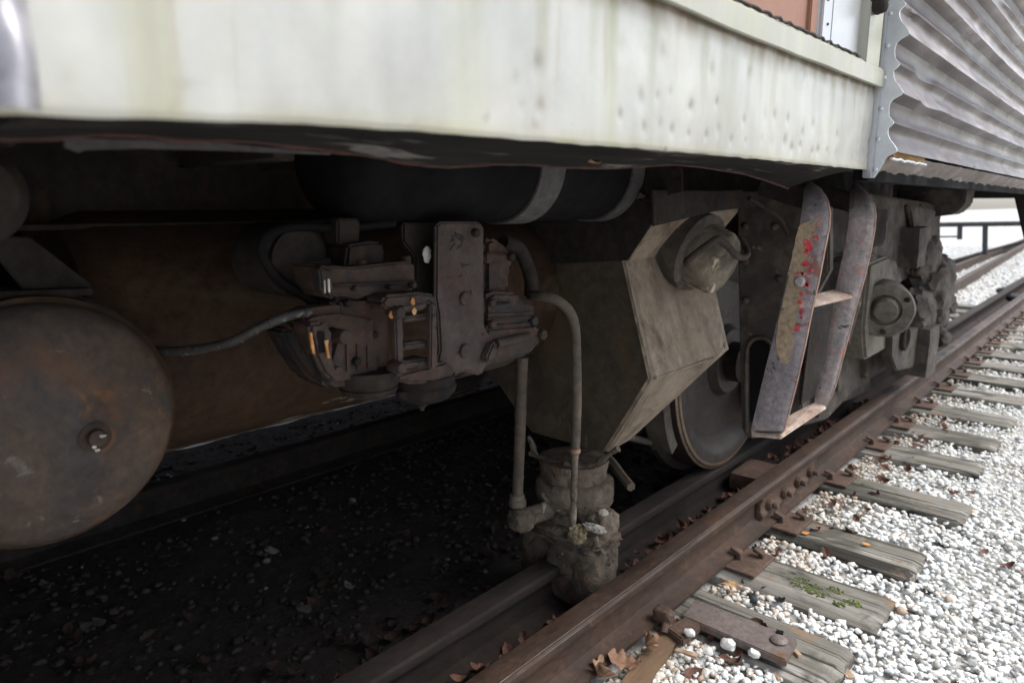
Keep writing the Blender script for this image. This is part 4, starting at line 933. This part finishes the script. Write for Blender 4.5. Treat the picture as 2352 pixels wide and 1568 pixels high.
obj('red_paint_flakes', rf, mat('red_paint', [(.45, .04, .045), (.58, .10, .10)], 60, (.4, .6), bump=.4, spots=[((.6, .33, .3), 40, .52, .62), ((.1, .09, .1), 55, .6, .65)]), STEP)
pk_ = NB()
for k in range(60):
    t = random.random(); zy = 480+t*420; zx = 880-130*max(0, t-.1)+random.gauss(0, 16)-18; n = 9; s_ = random.uniform(3, 12); pp = []
    for j in range(n):
        a = 6.283*j/n; q = random.uniform(.5, 1.2); pp.append(PZ4(zx+s_*.8*q*math.cos(a), zy+s_*1.4*q*math.sin(a)))
    prism(pk_, [P(x, y, Y=Ys1-.0004) for x, y in pp], (0, -.0006, 0))
obj('pink_undercoat_flakes', pk_, mat('pink_undercoat', [(.5, .26, .22), (.42, .24, .21)], 60, bump=.3), STEP)
def rung(name, a, b, c, d, th, m):
    """a,b on the near stile (outer, inner), c,d on the far stile (inner, outer)"""
    bm = NB(); q = [P(*a, Y=Ys1+.008), P(*b, Y=Ys1+.008), P(*c, Y=Ys2), P(*d, Y=Ys2)]; prism(bm, q, (0, 0, -th)); return obj(name, bm, m, STEP, True, .003)
rung('rung', (1862, 700), (1812, 690), (1912, 664), (1961, 678), .009, M_tread)
rung('rung', (1796, 1000), (1730, 994), (1870, 922), (1899, 932), .010, M_tread)
bm = NB(); p = P(1838, 646, Y=Ys1-.001); lathe(bm, [(0, .0125), (.004, .0125), (.009, .0085), (.0105, 0)], p, (0, -1, 0), 24); obj('rivet', bm, M_step, STEP, True)
slabX('inner_panel', [(1868, 700), (1925, 690), (1900, 890), (1840, 930)], -.74, .006, M_dark, STEP, .001)

# ------------------------------------------------------------------ end flange and fluted siding
ZB = P(2035, 392, X=-.43).z
def ridge(z):
    """outward offset of the siding: broad flutes .113 m apart with a small one between"""
    u_ = ((z-(P(2040, 205, X=-.41).z))/.1135) % 1.0
    k = [(0, 1.0), (.1, .72), (.2, .35), (.3, .12), (.4, .1), (.47, .42), (.5, .52), (.54, .36), (.62, .08), (.75, .0), (.86, .08), (.92, .35), (.96, .78), (1, 1)]
    return lerp(k, u_)
YF = Y1+.012
bm = NB(); zs = np.arange(1.205, 1.95, .004); prev = None; XO = XS+.004
for z in zs:
    xo = XO+.022+.025*ridge(z)
    if z < 1.235: xo = XO+.006+(xo-XO-.006)*max(0, (z-1.205)/.03)
    row = [bm.verts.new((XS-.012, YF, z)), bm.verts.new((xo, YF+.004*noise.noise(Vector((z*20, 0, 0))), z)), bm.verts.new((xo, YF+.005, z))]
    if prev:
        for j in range(2): bm.faces.new((prev[j], prev[j+1], row[j+1], row[j]))
    prev = row
FLG = obj('end_flange', bm, M_flange, car, 30)
bm = NB(); prism(bm, [(XS-.01, Y1+.001, 1.205), (XO+.004, Y1+.001, 1.205), (XO+.004, Y1+.001, 1.95), (XS-.01, Y1+.001, 1.95)], (0, .009, 0)); obj('corner_angle', bm, M_skin2, car, True, .002)
zk = 1.222
while zk < 1.9:
    bm = NB(); lump(bm, (XO+.009, YF-.001, zk), (.0045, .004, .0045), 0, 1, 2); obj('rivet', bm, M_flange, FLG, True); zk += .061
bm = NB(); p = P(2022, 8, X=-.43); lump(bm, p+Vector((0, -.01, 0)), (.016, .02, .02), .2, 2, 3, 1); obj('hinge_block', bm, M_dark, car, True)
z0 = P(2040, 205, X=-.41).z
zb0 = z0-.1135-.004
ysid = np.arange(YF+.006, 6.2, .014)
for f in range(8):
    za, zb_ = z0-.1135+f*.1135, z0+f*.1135; zz = np.linspace(za-.002, zb_-.0005, 17)
    V, Fc = [], []
    for yy in ysid:
        for z in zz:
            tumble = 0
            d = .0018*noise.noise(Vector((yy*1.6, z*5, 3)))+.0012*noise.noise(Vector((yy*8, z*16, 4)))
            hit = max(0, noise.noise(Vector((yy*2.4, z*14, 9)))-.4)*.06
            x = XO+0.020+.025*ridge(min(max(z, za+.0006), zb_-.0006))+d-min(hit, .014)*(ridge(z)+.2)
            # the sheets lap every metre or so
            x += .0018*(1 if int(yy/1.05) % 2 else 0)
            V.append((x, yy, z+.0008*noise.noise(Vector((yy*6, 5, 0)))))
    n = len(zz)
    for i in range(len(ysid)-1):
        for k in range(n-1): Fc.append((i*n+k, (i+1)*n+k, (i+1)*n+k+1, i*n+k+1))
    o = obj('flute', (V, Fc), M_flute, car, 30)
    ca = o.data.color_attributes.new('tint', 'FLOAT_COLOR', 'POINT'); T = np.ones((len(V), 4), np.float32)
    for i, (x, yy, z) in enumerate(V):
        u_ = (z-za)/(zb_-za); low = lerp([(0, 0), (.3, .04), (.42, .5), (.52, .45), (.57, .12), (.62, .85), (.9, 1.0), (.945, .12), (1, .08)], u_)      # shade under the ridges painted into the hollows, with grime
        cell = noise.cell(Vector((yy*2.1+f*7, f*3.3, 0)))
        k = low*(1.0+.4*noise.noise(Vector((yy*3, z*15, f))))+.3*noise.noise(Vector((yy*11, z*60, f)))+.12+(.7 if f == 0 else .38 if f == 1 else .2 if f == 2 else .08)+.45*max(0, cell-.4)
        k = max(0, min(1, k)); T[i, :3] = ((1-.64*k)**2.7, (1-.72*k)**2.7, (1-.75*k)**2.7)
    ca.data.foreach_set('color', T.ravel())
bm = NB(); box(bm, (XO-.02, (YF+6.18)/2, 1.65), (.03, 6.18-YF, .9)); obj('siding_backing', bm, M_black, car)
# corroded lower sheet with ragged edge
V, Fc = [], []; nl = 12
for yy in ysid:
    zr_ = P(2010, 402, X=-.47).z-.002+.007*noise.fractal(Vector((yy*14, 0, 0)), 1, 2, 4)
    for k in range(nl+1):
        t = k/nl; z = zb0+.0+(zr_-zb0)*t; x = XO+.030-.045*t**1.1+.005*noise.fractal(Vector((yy*12, z*40, 0)), 1, 2, 3)
        V.append((x, yy, z))
n = nl+1
for i in range(len(ysid)-1):
    for k in range(nl): Fc.append((i*n+k, i*n+k+1, (i+1)*n+k+1, (i+1)*n+k))
obj('lower_sheet', (V, Fc), M_flute2, car, 60)
bm = NB(); ya, yb = P(2040, 360, X=-.42).y, P(2113, 372, X=-.42).y; zz = zb0-.002
box(bm, (XO+.030, (ya+yb)/2, zz), (.012, yb-ya, .016)); rough(bm, .002, 40, 3); obj('exposed_wood_strip', bm, mat('ochre_wood', [(.4, .23, .08), (.25, .12, .05)], 20, bump=.5, stretch=(1, .2, 1)), car, True)
bm = NB(); tube(bm, [Vector((XO+.04, y, zz-.010+.003*noise.noise(Vector((y*30, 0, 0))))) for y in np.arange(ya-.03, yb, .01)], .003, 6); obj('curled_metal_edge', bm, M_skin2, car, True)
# equipment hanging below the car farther along
def hang(name, pts, Y, th, m=M_bogie): return slabY(name, pts, Y, th, m, car, .01)
hang('hanging_box', [(2326, 440), (2400, 430), (2400, 590), (2356, 570), (2342, 510)], 5.6, .4, M_dark)
bm = NB(); box(bm, (-1.8, 6.8, 1.26), (2.6, .5, .12)); obj('cross_bearer', bm, M_dark, car, True, .01)
hang('end_bracket', [(2060, 430), (2222, 432), (2215, 470), (2190, 492), (2120, 500), (2060, 500)], 4.7, .25, M_bogie)

# ------------------------------------------------------------------ bogie
BG = thing('bogie', 'grimy bogie with wheel, coil springs and round axle box covers under the carriage', 'bogie', (-1.84, 3.6, .15))
def bobj(name, bm, m=M_bogie, p=BG, smooth=True, bev=0, seg=2): return obj(name, bm, m, p, smooth, bev, seg)
ZR = .15; WR = .42
def wheel(y, side=1):
    X0 = -1.10 if side > 0 else -2.60
    bm = NB(); s = -1
    lathe(bm, [(0, 0), (0, .05), (-.0, .12), (-.03, .14), (-.045, .2), (-.045, .30), (-.005, .345), (0, .36), (0, .405), (-.006, .412), (-.1, WR), (-.112, WR+.025), (-.135, WR+.028), (-.145, WR+.0), (-.14, .35), (-.09, .3), (-.09, .18), (-.15, .12), (-.17, .09), (-.17, 0)], (X0, y, ZR+WR), (1, 0, 0), 96)
    wv = bobj('wheel', bm, M_wheel, BG, 35)
    bm = NB(); lathe(bm, [(-.008, WR-.004), (-.004, .411), (-.001, .404), (.0015, .398), (.0015, .392)], (X0, y, ZR+WR), (1, 0, 0), 96, False); bobj('worn_rim', bm, M_rim, wv)
    return wv
WY = P(1640, 1063, Z=.2).y+.02
WY = 2.47
wheel(WY); wheel(WY+2.6); wheel(WY, -1)
bm = NB(); cyl(bm, (-2.7, WY, ZR+WR), (-1.05, WY, ZR+WR), .075, seg=24); bobj('axle', bm, M_dark)
bm = NB(); cyl(bm, (-2.7, WY+2.6, ZR+WR), (-1.05, WY+2.6, ZR+WR), .075, seg=24); bobj('axle', bm, M_dark)
XB = -.93
# side frame seen end-on and along
slabY('frame_end', [(1690, 470), (1845, 450), (1862, 560), (1852, 690), (1838, 800), (1838, 985), (1775, 985), (1705, 1000), (1700, 900), (1698, 700)], 2.28, .03, M_dark, BG, .006) if False else None
sf = NB(); prism(sf, [P(x, y, Y=2.22) for x, y in ((1692, 440), (1905, 440), (1905, 620), (1862, 700), (1840, 800), (1842, 960), (1800, 985), (1722, 1010), (1703, 990), (1698, 800))], (0, .04, 0)); bobj('frame_end_plate', sf, M_bogie, BG, True, .006)
bm = NB(); prism(bm, [P(x, y, Y=2.216) for x, y in ((1722, 800), (1732, 784), (1750, 780), (1766, 792), (1770, 830), (1768, 985), (1735, 992), (1722, 960))], (0, .006, 0)); bobj('frame_slot', bm, M_black, BG, True)
tubeb = NB(); tube(tubeb, spline([P(x, y, Y=2.212) for x, y in ((1715, 990), (1714, 850), (1718, 795), (1740, 776), (1766, 784), (1776, 820), (1778, 985))], 5), .007, 8, .3); bobj('slot_rim', tubeb, M_bogie)
# brake shoe and hanger against the wheel tread, rivets on the end plate
bs = NB(); prev = None
for k in range(12):
    a = math.radians(165+k*4.5); row = [bs.verts.new((x, WY+rr_*math.cos(a), ZR+WR+rr_*math.sin(a))) for x, rr_ in ((-1.12, WR+.012), (-1.12, WR+.055), (-1.20, WR+.055), (-1.20, WR+.012))]
    if prev:
        for j in range(4): bs.faces.new((prev[j], prev[(j+1) % 4], row[(j+1) % 4], row[j]))
    else: bs.faces.new(row)
    prev = row
bs.faces.new(prev); bobj('brake_shoe', bs, M_bogie)
bm = NB(); cyl(bm, (-1.16, WY-WR-.06, ZR+WR-.05), (-1.16, WY-WR-.02, 1.2), .018, seg=8); bobj('brake_hanger_rod', bm, M_dark)
for (x, y) in ((1712, 520), (1712, 600), (1712, 690), (1780, 520), (1790, 640), (1800, 720)):
    bm = NB(); p = P(x, y, Y=2.218); lump(bm, p, (.013, .008, .013), .05, 2, 2); bobj('rivet', bm, M_bogie)
# longitudinal side frame
def along(name, pts, X, th, m=M_bogie, bev=.01):
    bm = NB(); prism(bm, [P(x, y, X=X) for x, y in pts], (-th, 0, 0)); return bobj(name, bm, m, BG, True, bev)
along('side_frame', [(1870, 520), (2160, 480), (2160, 560), (2080, 600), (1960, 640), (1870, 700)], -.98, .10)
along('side_frame', [(1780, 880), (1930, 800), (2060, 770), (2080, 800), (2045, 830), (1960, 900), (1900, 965), (1800, 990)], -.98, .12)
along('frame_web', [(1840, 620), (2000, 560), (2000, 900), (1850, 960)], -1.03, .03, M_bogie)
along('triangle_gusset', [(1756, 500), (1826, 505), (1815, 592)], -.99, .01, mat('verdigris_plate', [(.12, .13, .11), (.22, .24, .21)], 14, bump=.6))
for (x0, x1, y0, y1) in ((1880, 1896, 690, 960), (1925, 1945, 660, 900), (1990, 2010, 780, 870)):
    along('frame_rib', [(x0, y0), (x1, y0-6), (x1, y1-8), (x0, y1)], -.95, .04, M_bogie, .004)
# axle box with round cover
def boxcap(x, y, X, r, m=M_bogie, blk=True):
    p = P(x, y, X=X); 
    if blk:
        bm = NB(); prism(bm, [p+Vector((-.05, a+.12, b)) for a, b in ((-1.3*r, 1.25*r), (.4*r, 1.35*r), (1.35*r, .7*r), (1.5*r, -.4*r), (1.0*r, -1.4*r), (-.8*r, -1.4*r), (-1.3*r, -.5*r))], (-.25, 0, 0)); B = bobj('axle_box', bm, m, BG, True, .012)
    ax_ = Vector((.34, -.94, .0)).normalized(); r2_ = r*.74; bm = NB(); lathe(bm, [(-.14, r2_*1.02), (-.014, r2_), (0, r2_*.93), (0, r2_*.56), (-.014, r2_*.52), (-.014, r2_*.46), (.02, r2_*.42), (.034, r2_*.36), (.037, 0)], p, ax_, 48); rough(bm, .005, 14)
    bobj('axle_box_cover', bm, m, BG)
    bm = NB()
    for k in range(3):
        bm = NB() if k else bm; a = .5+k*2.1; q_ = p+ax_.cross(Vector((0, 0, 1)))*(r2_*.78*math.cos(a))+Vector((0, 0, r2_*.78*math.sin(a))); cyl(bm, q_-ax_*.002, q_+ax_*.012, .012, seg=6); bobj('cover_bolt', bm, M_dark)
boxcap(2032, 712, -.80, .165, mat('dusty_cover', [(.07, .06, .048), (.12, .105, .085), (.15, .13, .108)], 8, bump=.7, bscale=50)); 
for (x, y, w1, h1) in ((2128, 655, .20, .17), (2100, 720, .15, .14), (2150, 700, .12, .15), (2120, 590, .13, .11)):
    p = P(x, y, X=-.88); bm = NB(); lump(bm, p, (w1*.6, w1, h1), .22, 2.2, 4, 1.2); bobj('axle_box_casting', bm, M_bogie)
along('end_post', [(1968, 440), (2154, 468), (2146, 520), (2140, 560), (2146, 625), (2060, 650), (1990, 640), (1965, 600)], -.93, .2)
along('end_post_flange', [(2090, 470), (2150, 480), (2142, 560), (2148, 615), (2105, 622), (2100, 540)], -.9, .03)
along('pedestal', [(1962, 600), (2010, 585), (2060, 600), (2075, 650), (1990, 660), (1950, 800), (1935, 720)], -.87, .2)
for (x, y, X, w_, h_) in ((2105, 800, -.84, .16, .26), (2085, 565, -.92, .2, .2)):
    p = P(x, y, X=X); bm = NB(); box(bm, p, (.16, w_*1.4, h_)); rough(bm, .012, 9, 3); bobj('suspension_block', bm, M_bogie)
p = P(2083, 778, X=-.80); bm = NB(); lathe(bm, [(-.05, .06), (0, .06), (.004, .05), (-.01, .04), (-.01, 0)], p, (1, 0, 0), 28); bobj('pin_boss', bm, M_dark)
along('brake_hanger', [(2050, 760), (2125, 750), (2118, 800), (2095, 845), (2060, 852), (2048, 820)], -.82, .05, M_bogie, .006)
for (x, y, r) in ((2164, 778, .05), (2172, 700, .06), (2150, 600, .05)):
    bm = NB(); p = P(x, y, X=-.90); lump(bm, p, (r, r*1.5, r), .25, 2, 3, 1); bobj('lug', bm, M_bogie)
bm = NB(); box(bm, (-1.10, 4.6, .98), (.35, .5, .34)); rough(bm, .02, 6, 4); bobj('bolster', bm, M_bogie)
bm = NB(); box(bm, (-1.25, 3.75, .75), (.12, 2.3, .7)); rough(bm, .01, 6, 4); bobj('inner_frame', bm, M_dark)
bm = NB(); box(bm, (-1.02, 2.9, 1.05), (.3, 1.2, .16)); rough(bm, .012, 8, 4); bobj('top_frame', bm, M_dark)
bm = NB(); lump(bm, P(1800, 470, X=-.9), (.05, .09, .05), .2, 2, 3, 2); bobj('frame_boss', bm, M_bogie)
bm = NB(); tube(bm, spline([P(x, y, X=-.8) for x, y in ((1720, 455), (1745, 470), (1790, 500), (1810, 540))], 6), .006, 8); bobj('brake_rod', bm, M_dark)
bm = NB(); cyl(bm, P(1426, 1000, X=-1.2), P(1560, 1030, X=-1.2), .012); bobj('brake_rod', bm, M_bogie)
for k in range(3):
    bm = NB(); p = P(1935+k*28, 960-k*42, Z=.03); box(bm, p+Vector((-.16, .05, 0)), (.07, .1, .02)); obj('tie_plate', bm, M_fix, track, True, .003)

# ------------------------------------------------------------------ far things
pw = NB(); box(pw, (-4.0, -4, .5), (.3, 23, 1.3)); o = struct(obj('far_blocking_wall', pw, M_wall, None, True)); o['label'] = 'dark wall added to block light on the far side of the carriage'  # added to stop light coming under the carriage from the far side
ft = thing('second_track', 'distant rusty track converging beyond the bogie', 'railway track', (-4.6, 30, 0))
fe = thing('railing', 'dark iron railing crossing behind the bogie opening in the distance', 'railing', (-2.2, 17.5, 0))
YFn = 17.5
a, b = P(2100, 517, Y=YFn), P(2440, 512, Y=YFn); bm = NB(); cyl(bm, a, b, .05, seg=10); obj('top_rail', bm, M_grey, fe, True)
a, b = P(2100, 545, Y=YFn), P(2205, 543, Y=YFn); bm = NB(); cyl(bm, a, b, .018, seg=8); obj('lower_rail', bm, M_grey, fe, True)
for x, yb in ((2263, 585), (2205, 550)):
    a, b = P(x, 515, Y=YFn), P(x-1, yb, Y=YFn); bm = NB(); cyl(bm, a, b, .05, seg=10); obj('railing_post', bm, M_grey, fe, True)
for (p0, p1) in (((2190, 650), (2352, 560)), ((2150, 625), (2270, 580))):
    a, b = P(*p0, Z=.1), P(*p1, Z=.1); bm = NB(); d = (b-a).normalized(); s = d.cross(Vector((0, 0, 1)))*.04; prism(bm, [a-s-d*2, a+s-d*2, b+s+d*12, b-s+d*12], (0, 0, -.14)); obj('rail', bm, M_rail, ft, True)
bm = NB(); tube(bm, spline([P(x, y, Z=.06) for x, y in ((2352, 640), (2325, 655), (2308, 668), (2330, 682))], 5), .03, 8); lump(bm, P(2332, 684, Z=.06), (.09, .09, .05), .1, 2, 2); lump(bm, P(2306, 668, Z=.06), (.09, .07, .05), .1, 2, 2)
single('bent_iron_rod', bm, M_grey, 'bent iron rod with knobbed ends lying on the bright distant gravel', 'iron rod')
